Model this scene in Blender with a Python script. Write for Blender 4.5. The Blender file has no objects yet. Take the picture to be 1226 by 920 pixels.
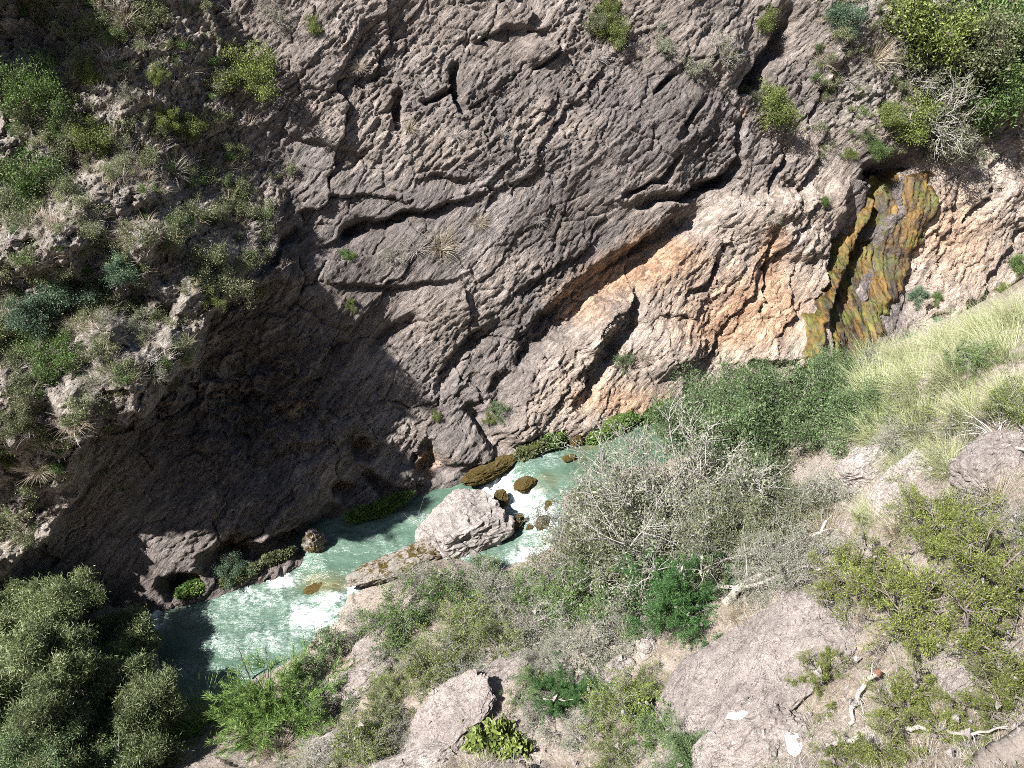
import bpy, math, random
import numpy as np
from mathutils import Vector, Matrix, Quaternion
R = math.radians
C = bpy.context.scene.collection
S = bpy.context.scene
# ------------------------------------------------------------------ camera
FPX, CX, CY, PITCH, CAMZ = 944.0, 613.0, 460.0, 40.0, 18.0
cam = bpy.data.cameras.new("camera"); cam.sensor_width = 36; cam.lens = 36 * FPX / 1226
cam.clip_start = 0.05; cam.clip_end = 2000
co = bpy.data.objects.new("camera", cam); C.objects.link(co)
co.location = (0, 0, CAMZ); co.rotation_euler = (R(90 - PITCH), 0, 0); S.camera = co
# ------------------------------------------------------------------ light
LT = np.array([-0.54, -0.31, 0.785]); LT /= np.linalg.norm(LT)      # direction to the sun
w = bpy.data.worlds.new("World"); S.world = w; w.use_nodes = True
nt = w.node_tree; bg = nt.nodes["Background"]; sk = nt.nodes.new("ShaderNodeTexSky")
sk.sky_type = 'NISHITA'; sk.sun_disc = False
sk.sun_elevation = math.asin(LT[2]); sk.sun_rotation = math.atan2(LT[0], LT[1])
nt.links.new(sk.outputs[0], bg.inputs[0]); bg.inputs[1].default_value = 0.05
sl = bpy.data.lights.new("sun", 'SUN'); sl.energy = 5.0; sl.angle = R(0.5); sl.color = (1, .965, .92)
so = bpy.data.objects.new("sun", sl); C.objects.link(so)
so.rotation_euler = Vector(LT).to_track_quat('Z', 'Y').to_euler(); so.location = (-20, -10, 40)
vs = S.view_settings; vs.view_transform = 'Standard'; vs.look = 'None'; vs.exposure = 1.4; vs.gamma = 1
vs.use_curve_mapping = False
S.cycles.filter_width = .9; S.cycles.use_denoising = False; S.cycles.max_bounces = 5; S.cycles.diffuse_bounces = 1; S.cycles.transmission_bounces = 3

# ------------------------------------------------------------------ projection helpers
cp, sp = math.cos(R(PITCH)), math.sin(R(PITCH))
CAM = np.array([0, 0, CAMZ])
def raydir(u, v):
    x = (np.asarray(u, float) - CX) / FPX; y = -(np.asarray(v, float) - CY) / FPX
    return np.stack([x, cp + y * sp, -sp + y * cp], -1)
def project(P):
    d = P - CAM
    f = d[..., 1] * cp - d[..., 2] * sp; up = d[..., 1] * sp + d[..., 2] * cp
    return CX + FPX * d[..., 0] / f, CY - FPX * up / f, f
# cliff reference plane
SD = np.array([.9015, .4327, 0.0]); ND_ = np.array([-.4327, .9015, 0.0])
SLOPE = R(60)
UPV = ND_ * math.cos(SLOPE) + np.array([0, 0, math.sin(SLOPE)])
NRM = -ND_ * math.sin(SLOPE) + np.array([0, 0, math.cos(SLOPE)])
P0 = np.array([0, 17.6, 0.0])
def plane_pt(u, v):
    d = raydir(u, v); t = ((P0 - CAM) @ NRM) / (d @ NRM)
    return CAM + d * t[..., None]

# ------------------------------------------------------------------ noise
def _h(ix, iy, seed, iz=0):
    h = (ix.astype(np.int64) * 374761393 + iy.astype(np.int64) * 668265263 + (np.asarray(iz).astype(np.int64)) * 1442695041 + seed * 974711) & 0xFFFFFFFF
    h = ((h ^ (h >> 13)) * 1274126177) & 0xFFFFFFFF
    h = ((h ^ (h >> 16)) * 2246822519) & 0xFFFFFFFF
    return ((h ^ (h >> 15)) & 0xFFFFFF) / float(0x1000000)
def perlin(x, y, seed=0):
    ix = np.floor(x); iy = np.floor(y); fx = x - ix; fy = y - iy
    sx = fx * fx * fx * (fx * (fx * 6 - 15) + 10); sy = fy * fy * fy * (fy * (fy * 6 - 15) + 10)
    def g(a, b):
        an = _h(ix + a, iy + b, seed) * 2 * math.pi
        return np.cos(an) * (fx - a) + np.sin(an) * (fy - b)
    n0 = g(0, 0) * (1 - sx) + g(1, 0) * sx; n1 = g(0, 1) * (1 - sx) + g(1, 1) * sx
    return (n0 * (1 - sy) + n1 * sy) * 1.5
def fbm(x, y, o=4, seed=0, gain=.5):
    s = 0; a = 1
    for i in range(o):
        s = s + a * perlin(x, y, seed + i * 17); x = x * 2.03; y = y * 2.03; a *= gain
    return s
def ridged(x, y, o=4, seed=0, gain=.5):
    s = 0; a = 1
    for i in range(o):
        s = s + a * (1 - 2 * np.abs(perlin(x, y, seed + i * 13))); x = x * 2.07; y = y * 2.07; a *= gain
    return s
def facets(x, y, seed=0, tilt=.8, jit=.9):
    """voronoi cells, each a tilted plate; returns height, edge closeness"""
    ix = np.floor(x); iy = np.floor(y)
    d1 = np.full(x.shape, 9.); d2 = np.full(x.shape, 9.); val = np.zeros(x.shape)
    for a in (-1, 0, 1):
        for b in (-1, 0, 1):
            cx_ = ix + a; cy_ = iy + b
            px = cx_ + .5 + jit * (_h(cx_, cy_, seed) - .5); py = cy_ + .5 + jit * (_h(cx_, cy_, seed + 1) - .5)
            dx = x - px; dy = y - py; d = dx * dx + dy * dy
            v = (_h(cx_, cy_, seed + 2) - .5) + tilt * ((_h(cx_, cy_, seed + 3) - .5) * 2 * dx + (_h(cx_, cy_, seed + 4) - .5) * 2 * dy)
            m = d < d1
            d2 = np.where(m, d1, np.minimum(d2, d)); val = np.where(m, v, val); d1 = np.where(m, d, d1)
    return val, np.sqrt(d2) - np.sqrt(d1)
def perlin3(x, y, z, seed=0):
    ix, iy, iz = np.floor(x), np.floor(y), np.floor(z); fx, fy, fz = x - ix, y - iy, z - iz
    s = lambda t: t * t * (3 - 2 * t)
    sx, sy, sz = s(fx), s(fy), s(fz)
    g = lambda a, b, c: _h(ix + a, iy + b, seed, iz + c)
    l = lambda p, q, t: p + (q - p) * t
    return l(l(l(g(0,0,0), g(1,0,0), sx), l(g(0,1,0), g(1,1,0), sx), sy), l(l(g(0,0,1), g(1,0,1), sx), l(g(0,1,1), g(1,1,1), sx), sy), sz) * 2 - 1
def sstep(a, b, x):
    t = np.clip((x - a) / (b - a), 0, 1); return t * t * (3 - 2 * t)
def polydist(U, V, pts):
    """distance to polyline, side sign (+ = right of travel in picture, y down)"""
    best = np.full(U.shape, 1e9); sg = np.zeros(U.shape); tt = np.zeros(U.shape); n = len(pts) - 1
    for i in range(n):
        ax, ay = pts[i]; bx, by = pts[i + 1]; dx, dy = bx - ax, by - ay; L2 = dx * dx + dy * dy
        t = np.clip(((U - ax) * dx + (V - ay) * dy) / L2, 0, 1)
        ex = U - ax - t * dx; ey = V - ay - t * dy; d = ex * ex + ey * ey
        m = d < best; best = np.where(m, d, best); sg = np.where(m, np.sign(dx * ey - dy * ex), sg); tt = np.where(m, (i + t) / n, tt)
    return np.sqrt(best), sg, tt
def inpoly(U, V, pts):
    r = np.zeros(U.shape, bool); n = len(pts); j = n - 1
    for i in range(n):
        xi, yi = pts[i]; xj, yj = pts[j]
        c = ((yi > V) != (yj > V)) & (U < (xj - xi) * (V - yi) / (yj - yi + 1e-9) + xi)
        r ^= c; j = i
    return r
def softpoly(U, V, pts, w):
    """1 inside, 0 outside, soft border of w px"""
    d, _, _ = polydist(U, V, list(pts) + [pts[0]])
    d = np.where(inpoly(U, V, pts), d, -d)
    return sstep(-w, w, d)

# ------------------------------------------------------------------ mesh + object helpers
def mk_mesh(name, V, F, mats, smooth=True, attrs=None, colors=None):
    V = np.ascontiguousarray(V, np.float32).reshape(-1, 3); F = np.ascontiguousarray(F, np.int32)
    me = bpy.data.meshes.new(name); k = F.shape[1]
    me.vertices.add(len(V)); me.vertices.foreach_set("co", V.ravel())
    me.loops.add(F.size); me.loops.foreach_set("vertex_index", F.ravel())
    me.polygons.add(len(F)); me.polygons.foreach_set("loop_start", np.arange(0, F.size, k, dtype=np.int32))
    me.polygons.foreach_set("loop_total", np.full(len(F), k, np.int32))
    me.polygons.foreach_set("use_smooth", np.full(len(F), smooth, bool))
    me.update(calc_edges=True)
    for n, a in (attrs or {}).items():
        at = me.attributes.new(n, 'FLOAT', 'POINT'); at.data.foreach_set("value", np.ascontiguousarray(a, np.float32).ravel())
    for n, a in (colors or {}).items():
        at = me.attributes.new(n, 'FLOAT_VECTOR', 'POINT'); at.data.foreach_set("vector", np.ascontiguousarray(a, np.float32).ravel())
    for m in (mats if isinstance(mats, (list, tuple)) else [mats]): me.materials.append(m)
    return me
def link(name, me, parent=None, M=None, **tags):
    o = bpy.data.objects.new(name, me); C.objects.link(o)
    if parent is not None: o.parent = parent
    if M is not None: o.matrix_world = M
    for k, v in tags.items():
        if v is not None: o[k] = v
    return o
def gridfaces(nu, nv, mask=None):
    i = np.arange(nu * nv).reshape(nv, nu)
    f = np.stack([i[:-1, :-1], i[:-1, 1:], i[1:, 1:], i[1:, :-1]], -1)
    if mask is not None: f = f[mask]
    return f.reshape(-1, 4)
def icosphere(n):
    t = (1 + 5 ** .5) / 2
    v = [(-1,t,0),(1,t,0),(-1,-t,0),(1,-t,0),(0,-1,t),(0,1,t),(0,-1,-t),(0,1,-t),(t,0,-1),(t,0,1),(-t,0,-1),(-t,0,1)]
    f = np.array([(0,11,5),(0,5,1),(0,1,7),(0,7,10),(0,10,11),(1,5,9),(5,11,4),(11,10,2),(10,7,6),(7,1,8),(3,9,4),(3,4,2),(3,2,6),(3,6,8),(3,8,9),(4,9,5),(2,4,11),(6,2,10),(8,6,7),(9,8,1)])
    v = np.array(v, float); v /= np.linalg.norm(v, axis=1)[:, None]
    for _ in range(n):
        e = np.concatenate([f[:, [0, 1]], f[:, [1, 2]], f[:, [2, 0]]]); e.sort(axis=1)
        ue, inv = np.unique(e, axis=0, return_inverse=True); inv = inv.ravel()
        mid = v[ue].mean(1); mid /= np.linalg.norm(mid, axis=1)[:, None]
        m = inv.reshape(3, -1) + len(v); v = np.concatenate([v, mid]); a, b, c = f.T; ab, bc, ca = m
        f = np.concatenate([np.stack(x, 1) for x in ((a, ab, ca), (b, bc, ab), (c, ca, bc), (ab, bc, ca))])
    return v, f

# ------------------------------------------------------------------ materials
class N:
    def __init__(s, name):
        s.m = bpy.data.materials.new(name); s.m.use_nodes = True; s.t = s.m.node_tree
        s.b = s.t.nodes["Principled BSDF"]; s.out = s.t.nodes["Material Output"]
        s.b.inputs["Specular IOR Level"].default_value = .25
    def n(s, typ, **kw):
        x = s.t.nodes.new(typ)
        for k, v in kw.items(): setattr(x, k, v)
        return x
    def l(s, a, b): s.t.links.new(a, b)
    def coord(s, scale=(1, 1, 1), rot=(0, 0, 0)):
        g = s.n("ShaderNodeNewGeometry"); m = s.n("ShaderNodeMapping")
        m.inputs["Scale"].default_value = scale; m.inputs["Rotation"].default_value = rot
        s.l(g.outputs["Position"], m.inputs[0]); return m.outputs[0]
    def objcoord(s, scale=(1, 1, 1)):
        g = s.n("ShaderNodeTexCoord"); m = s.n("ShaderNodeMapping"); m.inputs["Scale"].default_value = scale
        s.l(g.outputs["Object"], m.inputs[0]); return m.outputs[0]
    def noise(s, vec, scale, detail=6, rough=.6, dist=0):
        x = s.n("ShaderNodeTexNoise"); x.inputs["Scale"].default_value = scale; x.inputs["Detail"].default_value = detail
        x.inputs["Roughness"].default_value = rough; x.inputs["Distortion"].default_value = dist
        s.l(vec, x.inputs["Vector"]); return x.outputs["Fac"]
    def ramp(s, fac, stops):
        x = s.n("ShaderNodeValToRGB"); e = x.color_ramp.elements
        while len(e) < len(stops): e.new(.5)
        for k, (p, c) in enumerate(stops):
            e[k].position = p; e[k].color = (*c, 1) if len(c) == 3 else c
        s.l(fac, x.inputs[0]); return x.outputs[0]
    def val(s, fac, a, b, c=0., d=1.):
        x = s.n("ShaderNodeMapRange"); s.l(fac, x.inputs[0])
        for i, q in enumerate((a, b, c, d)): x.inputs[i + 1].default_value = q
        return x.outputs[0]
    def mix(s, fac, a, b, mode='MIX'):
        x = s.n("ShaderNodeMix", data_type='RGBA', blend_type=mode)
        for k, q in ((0, fac), (6, a), (7, b)):
            if hasattr(q, "links"): s.l(q, x.inputs[k])
            else: x.inputs[k].default_value = (*q, 1) if isinstance(q, tuple) else q
        return x.outputs[2]
    def math(s, op, a, b=0.):
        x = s.n("ShaderNodeMath", operation=op)
        for k, q in ((0, a), (1, b)):
            if hasattr(q, "links"): s.l(q, x.inputs[k])
            else: x.inputs[k].default_value = q
        return x.outputs[0]
    def attr(s, name):
        x = s.n("ShaderNodeAttribute"); x.attribute_name = name; return x
    def bump(s, h, strength=.5, dist=.05, prev=None):
        x = s.n("ShaderNodeBump"); x.inputs["Strength"].default_value = strength; x.inputs["Distance"].default_value = dist
        s.l(h, x.inputs["Height"])
        if prev is not None: s.l(prev, x.inputs["Normal"])
        return x.outputs[0]
    def done(s, col=None, rough=.9, nrm=None):
        if col is not None:
            if hasattr(col, "links"): s.l(col, s.b.inputs["Base Color"])
            else: s.b.inputs["Base Color"].default_value = (*col, 1)
        if hasattr(rough, "links"): s.l(rough, s.b.inputs["Roughness"])
        else: s.b.inputs["Roughness"].default_value = rough
        if nrm is not None: s.l(nrm, s.b.inputs["Normal"])
        return s.m

def mat_cliff():
    k = N("cliff_rock"); v = k.coord(); va = k.attr("bed").outputs["Vector"]
    n1 = k.noise(v, .35, 5, .6); n2 = k.noise(va, 1.0, 8, .65, .6); n3 = k.noise(va, 5, 6, .7)
    base = k.ramp(n1, [(.3, (.19, .165, .155)), (.55, (.285, .248, .232)), (.75, (.41, .365, .345))])
    z = k.attr("zone"); sep = k.n("ShaderNodeSeparateXYZ"); k.l(z.outputs["Vector"], sep.inputs[0])
    pale = k.ramp(n2, [(.25, (.40, .32, .265)), (.5, (.56, .465, .395)), (.8, (.66, .575, .51))])
    base = k.mix(sep.outputs[1], base, pale)
    oran = k.ramp(n2, [(.3, (.46, .26, .16)), (.55, (.60, .41, .28)), (.8, (.68, .54, .42))])
    om = k.val(k.math('ADD', sep.outputs[0], k.math('MULTIPLY', k.math('SUBTRACT', n2, .5), 1.4)), .25, .85)
    base = k.mix(om, base, oran)
    soil = k.ramp(n3, [(.3, (.29, .245, .20)), (.55, (.53, .475, .42)), (.8, (.68, .635, .585))])
    base = k.mix(sep.outputs[2], base, soil)
    # grey lichen blotches and dark weathering that follow the rock, not the light
    m1 = k.val(n2, .32, .70, .55, 1.35); base = k.mix(1., base, m1, 'MULTIPLY')
    m2 = k.val(n3, .3, .7, .72, 1.25); base = k.mix(1., base, m2, 'MULTIPLY')
    fi = k.val(k.math('ABSOLUTE', k.math('SUBTRACT', k.noise(va, 1.3, 8, .68, .5), .5)), 0., .028)
    base = k.mix(1., base, k.val(fi, 0, 1, .62, 1.), 'MULTIPLY')
    b = k.bump(fi, .7, .10); b = k.bump(k.noise(va, 3.6, 8, .76, .6), 1., .24, b); b = k.bump(k.noise(v, 30, 4, .7), .35, .02, b)
    return k.done(base, .92, b)
def mat_ground():
    k = N("bank_ground"); v = k.coord()
    n1 = k.noise(v, .5, 6, .6); n2 = k.noise(v, 3.5, 8, .7, .5); n3 = k.noise(v, 28, 5, .75)
    c = k.ramp(n2, [(.3, (.21, .16, .115)), (.5, (.37, .31, .255)), (.72, (.52, .46, .405))])
    c = k.mix(k.val(n1, .45, .6, 0, .7), c, k.ramp(n3, [(.35, (.28, .23, .20)), (.6, (.50, .44, .40))]))
    c = k.mix(1., c, k.val(n3, .3, .7, .6, 1.3), 'MULTIPLY')
    b = k.bump(k.noise(v, 9, 8, .75), 1., .10); b = k.bump(n3, .9, .03, b)
    return k.done(c, .95, b)
def mat_boulder(name, dark, mid, light, moss=0.):
    k = N(name); v = k.coord(); va = k.coord((1, 1, 1.8), (R(20), R(-15), R(-26)))
    n1 = k.noise(v, 1.1, 6, .6); n2 = k.noise(va, 5, 8, .7, .6); n3 = k.noise(v, 34, 5, .75)
    c = k.ramp(n2, [(.28, dark), (.52, mid), (.75, light)])
    c = k.mix(1., c, k.val(n1, .3, .7, .75, 1.2), 'MULTIPLY'); c = k.mix(1., c, k.val(n3, .3, .7, .72, 1.25), 'MULTIPLY')
    cr = k.val(k.math('ABSOLUTE', k.math('SUBTRACT', k.noise(va, 1.7, 5, .62, 1.2), .5)), 0., .012, 0., 1.)
    c = k.mix(1., c, k.val(cr, 0, 1, .5, 1), 'MULTIPLY')
    if moss:
        g = k.n("ShaderNodeNewGeometry"); sx = k.n("ShaderNodeSeparateXYZ"); k.l(g.outputs["Position"], sx.inputs[0])
        mm = k.val(k.math('ADD', n2, k.math('MULTIPLY', n1, .6)), .8 - moss * .5, .9 - moss * .5)
        c = k.mix(mm, c, k.ramp(n3, [(.3, (.045, .032, .01)), (.5, (.14, .095, .026)), (.7, (.10, .11, .03))]))
    b = k.bump(cr, .8, .05); b = k.bump(k.noise(va, 6, 8, .78, .5), 1., .16, b); b = k.bump(n3, 1., .05, b)
    return k.done(c, .9, b)
def mat_leaf(name, c1, c2, c3=None, trans=.3, rough=.55):
    k = N(name); t = k.attr("tint").outputs["Fac"]; oi = k.n("ShaderNodeObjectInfo")
    st = [(0., c1), (.55, c2), (1., c3 or tuple(min(1, x * 1.35) for x in c2))]
    c = k.ramp(t, st)
    c = k.mix(1., c, k.val(oi.outputs["Random"], 0, 1, .82, 1.18), 'MULTIPLY')
    k.done(c, rough); k.b.inputs["Specular IOR Level"].default_value = .35
    tr = k.n("ShaderNodeBsdfTranslucent"); k.l(c, tr.inputs[0]); mx = k.n("ShaderNodeMixShader"); mx.inputs[0].default_value = trans
    k.l(k.b.outputs[0], mx.inputs[1]); k.l(tr.outputs[0], mx.inputs[2]); k.l(mx.outputs[0], k.out.inputs[0])
    return k.m
def mat_wood(name, a, b):
    k = N(name); v = k.objcoord(); n = k.noise(v, 14, 6, .7); n2 = k.noise(k.objcoord((1, 1, .3)), 60, 4, .7)
    c = k.mix(k.val(n2, .35, .65), k.ramp(n, [(.3, a), (.7, b)]), tuple(x * .55 for x in a))
    return k.done(k.mix(.6, k.ramp(n, [(.3, a), (.7, b)]), c), .85, k.bump(n2, .5, .01))
def mat_moss(name, dark, mid, light):
    k = N(name); v = k.coord(); n = k.noise(v, 5, 6, .7); n3 = k.noise(v, 40, 4, .7)
    c = k.ramp(n, [(.3, dark), (.5, mid), (.72, light)]); c = k.mix(1., c, k.val(n3, .3, .7, .55, 1.4), 'MULTIPLY')
    return k.done(c, .8, k.bump(n3, 1., .04))
def mat_seep():
    k = N("moss_seep_wet"); va = k.attr("bed").outputs["Vector"]; v = k.coord()
    n = k.noise(va, 1.3, 7, .65, .5); n2 = k.noise(v, .9, 5, .6); n3 = k.noise(va, 7, 5, .7)
    c = k.ramp(n, [(.36, (.012, .009, .005)), (.47, (.05, .028, .008)), (.58, (.135, .076, .015)), (.76, (.25, .16, .045))])
    g = k.ramp(n3, [(.3, (.03, .04, .008)), (.7, (.15, .17, .025))])
    c = k.mix(k.val(n2, .47, .62, 0, .7), c, g); c = k.mix(1., c, k.val(n3, .3, .7, .5, 1.4), 'MULTIPLY')
    k.b.inputs["Specular IOR Level"].default_value = .5
    return k.done(c, k.val(n3, .3, .7, .35, .75), k.bump(n3, 1., .06))
def mat_water():
    k = N("river_water"); v = k.coord((1, 1, 1)); vr = k.coord((.5, 1.6, 1), (0, 0, R(-26)))
    f = k.attr("foam").outputs["Fac"]; sh = k.attr("shoal").outputs["Fac"]; up = k.attr("upstream").outputs["Fac"]
    n = k.noise(vr, 1.1, 6, .6, .8); n2 = k.noise(vr, 4.5, 7, .7, 1.4); n3 = k.noise(vr, 14, 4, .7, .6)
    col = k.ramp(n, [(.3, (.055, .102, .074)), (.55, (.08, .135, .10)), (.75, (.112, .172, .134))])
    col = k.mix(up, col, k.ramp(n, [(.3, (.05, .088, .06)), (.7, (.085, .135, .092))]))
    col = k.mix(sh, col, k.ramp(n2, [(.3, (.045, .04, .018)), (.6, (.15, .13, .06))]))
    # thin wandering foam threads: where a warped noise crosses its middle value
    th = k.val(k.math('ABSOLUTE', k.math('SUBTRACT', n2, .5)), .0, .028, 1, 0)
    ff = k.math('ADD', k.math('MULTIPLY', th, k.val(f, .08, .4, 0, .65)), k.val(k.math('ADD', f, k.math('MULTIPLY', k.math('SUBTRACT', n2, .5), 2.6)), .55, 1.0))
    ff = k.math('ADD', ff, k.math('MULTIPLY', k.val(k.math('ADD', f, k.math('MULTIPLY', k.math('SUBTRACT', n3, .5), 1.6)), .5, .8), .6))
    ff = k.val(ff, 0, 1)
    col = k.mix(ff, col, (.55, .59, .59))
    b = k.bump(n, .25, .2); b = k.bump(n2, .4, .08, b); b = k.bump(n3, .25, .03, b)
    k.b.inputs["Specular IOR Level"].default_value = .5
    return k.done(col, k.val(ff, 0, 1, .2, .8), b)
M = dict(boulder=mat_boulder("grey_boulder_rock", (.32, .28, .26), (.52, .47, .44), (.66, .615, .59)),
    cliff=mat_cliff(), ground=mat_ground(), water=mat_water(), seep=mat_seep(),
    pale=mat_boulder("pale_boulder_rock", (.34, .29, .26), (.56, .50, .46), (.68, .63, .60)),
    pink=mat_boulder("pinkish_rock", (.27, .228, .205), (.46, .40, .37), (.59, .535, .50)),
    mossrock=mat_boulder("mossy_rock", (.12, .10, .07), (.28, .24, .19), (.40, .36, .31), .34),
    ochrerock=mat_boulder("pale_rock_with_ochre_moss", (.36, .31, .26), (.55, .50, .45), (.68, .64, .60), .12),
    bark=mat_wood("brown_bark", (.10, .075, .055), (.20, .16, .13)),
    grey=mat_wood("grey_twig", (.30, .275, .255), (.50, .47, .45)),
    greyd=mat_wood("dull_grey_twig", (.15, .125, .11), (.28, .245, .22)),
    white=mat_wood("bleached_wood", (.33, .285, .25), (.54, .49, .445)),
    red=mat_wood("reddish_cut_wood", (.15, .065, .04), (.30, .16, .11)),
    chalk=N("chalk_white_stone").done((.72, .70, .67), .85),
    moss=mat_moss("bright_moss", (.03, .055, .006), (.06, .095, .014), (.13, .18, .035)),
    mossd=mat_moss("olive_moss", (.02, .028, .006), (.055, .065, .015), (.14, .13, .03)),
    L_green=mat_leaf("green_leaf", (.03, .065, .018), (.095, .165, .04), (.25, .34, .12)),
    L_yg=mat_leaf("yellow_green_leaf", (.045, .065, .018), (.15, .195, .045), (.33, .37, .13)),
    L_olive=mat_leaf("olive_leaf", (.045, .055, .026), (.13, .15, .07), (.32, .335, .20)),
    L_teal=mat_leaf("blue_green_leaf", (.03, .06, .036), (.095, .165, .10), (.25, .34, .22)),
    L_dark=mat_leaf("dark_green_leaf", (.03, .055, .02), (.105, .17, .065), (.32, .40, .22)),
    L_viv=mat_leaf("vivid_green_leaf", (.015, .05, .015), (.06, .15, .04), (.20, .35, .13)),
    L_bright=mat_leaf("bright_green_spray", (.045, .09, .018), (.16, .28, .06), (.38, .49, .19)),
    L_grey=mat_leaf("grey_green_leaf", (.10, .11, .075), (.24, .26, .18), (.44, .45, .36)),
    L_conif=mat_leaf("juniper_sprig", (.045, .065, .012), (.165, .205, .04), (.38, .41, .13)),
    L_tam=mat_leaf("tamarisk_spray", (.035, .055, .02), (.155, .195, .08), (.48, .51, .32)),
    G_straw=mat_leaf("straw_blade", (.17, .13, .085), (.38, .32, .23), (.58, .52, .42), .15),
    G_pale=mat_leaf("pale_green_blade", (.12, .14, .05), (.34, .37, .18), (.58, .59, .40), .15),
    G_green=mat_leaf("green_blade", (.06, .12, .02), (.19, .32, .07), (.42, .50, .22), .2),
    G_lilac=mat_leaf("grey_dead_blade", (.20, .175, .16), (.42, .385, .36), (.62, .585, .56), .1))

# ------------------------------------------------------------------ CLIFF
CRACKS = [  # polyline, half width px, depth m, kind (0 groove, 1 step: surface drops on the lower right side and slowly recovers)
 ([(838,258),(800,292),(765,318),(722,345),(690,372),(660,398)], 16, .75, 0),
 ([(650,410),(628,432)], 9, .5, 0), ([(612,450),(598,478)], 8, .45, 0),
 ([(830,262),(770,298),(715,325),(672,365),(630,405)], 8, .4, 0),
 ([(768,345),(748,392),(712,436),(686,482)], 8, .6, 0), ([(735,395),(722,420)], 12, .5, 0),
 ([(886,150),(890,195),(868,215),(840,227),(800,240),(768,246)], 6, .75, 0), ([(882,198),(862,220)], 10, .6, 0),
 ([(942,168),(935,197),(924,224)], 4, .5, 0), ([(952,8),(942,55),(918,92),(888,106)], 9, 1.0, 0), ([(925,70),(905,100)], 10, .6, 0),
 ([(408,281),(440,264),(500,250),(562,236)], 4, .6, 1), ([(420,276),(440,268)], 8, .5, 0), ([(518,212),(552,211)], 3, .35, 1),
 ([(546,78),(541,104),(547,132)], 6, .7, 0), ([(541,104),(512,120)], 5, .45, 0), ([(482,112),(476,150)], 6, .5, 0),
 ([(668,52),(666,70),(648,80),(640,80)], 4, .45, 0), ([(575,44),(605,40),(640,34)], 4, .4, 1), ([(778,112),(797,92)], 4, .5, 0),
 ([(744,237),(790,221),(812,185)], 3, .45, 0), ([(914,275),(917,330),(903,372)], 3, .35, 0), ([(965,250),(905,330),(880,372)], 3, .3, 1),
 ([(1000,262),(985,300),(975,350),(960,395)], 4, .4, 1), ([(1198,188),(1172,238),(1152,268)], 4, .45, 0),
 ([(1222,262),(1184,308),(1132,368)], 5, .4, 1), ([(1066,208),(1054,262),(1034,306),(1012,352),(1000,385)], 11, 1.3, 0),
 ([(1040,205),(1085,196)], 11, 1.1, 0), ([(1096,215),(1082,300),(1075,370)], 4, .3, 0),
 ([(1120,405),(1098,378)], 8, .7, 0), ([(1175,388),(1166,418)], 11, 1.1, 0), ([(1128,415),(1118,440)], 7, .6, 0),
 ([(430,532),(450,542)], 12, .9, 0), ([(512,545),(526,562)], 14, .9, 0), ([(408,586),(420,596)], 10, .8, 0), ([(445,575),(470,600)], 9, .6, 0),
 ([(885,437),(915,430)], 7, .8, 0), ([(262,672),(290,652)], 20, 1.1, 0), ([(200,700),(230,692)], 12, .9, 0),
 ([(300,660),(350,650),(400,625)], 14, .9, 0), ([(570,490),(592,520),(600,535)], 10, .6, 0), ([(600,395),(560,420),(530,470)], 10, .4, 0),
 ([(500,385),(470,400),(450,420)], 8, .35, 0), ([(420,400),(390,430),(375,460)], 9, .45, 1), ([(410,340),(470,352),(540,330)], 4, .3, 1),
 ([(640,200),(600,230),(580,250)], 3, .25, 1), ([(690,120),(660,150),(640,190)], 3, .25, 1), ([(860,300),(845,335),(820,352)], 5, .35, 0),
 ([(990,170),(970,215),(952,240)], 3, .3, 1), ([(840,120),(815,145),(808,165)], 4, .35, 0), ([(1020,60),(985,110),(975,150)], 5, .3, 1),
 ([(455,20),(420,60),(405,95)], 4, .3, 1), ([(330,150),(380,175),(440,185)], 4, .25, 1), ([(290,330),(330,310),(350,270)], 5, .5, 0),
 ([(860,385),(835,420),(800,440)], 4, .3, 1), ([(940,330),(930,380),(905,410)], 4, .3, 1), ([(700,300),(660,330),(620,350)], 5, .3, 1),
 ([(1150,215),(1125,270),(1112,320)], 4, .3, 1), ([(1215,330),(1190,350),(1180,375)], 6, .4, 0),
]
BULGES = [(650,62,26,16,.35), (940,292,22,16,.45), (715,408,30,22,.35), (555,540,30,20,.35), (150,440,70,50,.5), (860,70,30,25,.4),
          (480,575,22,14,.35), (610,510,30,18,.3), (790,420,45,25,.35), (900,250,50,30,.25), (1140,400,22,22,.4), (340,600,40,30,.3)]
SHELF = [(-400,-300),(215,-60),(262,60),(300,170),(338,250),(345,318),(300,345),(246,372),(238,400),(236,436),(188,462),(140,490),(118,540),(96,590),(60,640),(-20,700),(-400,760)]
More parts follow.
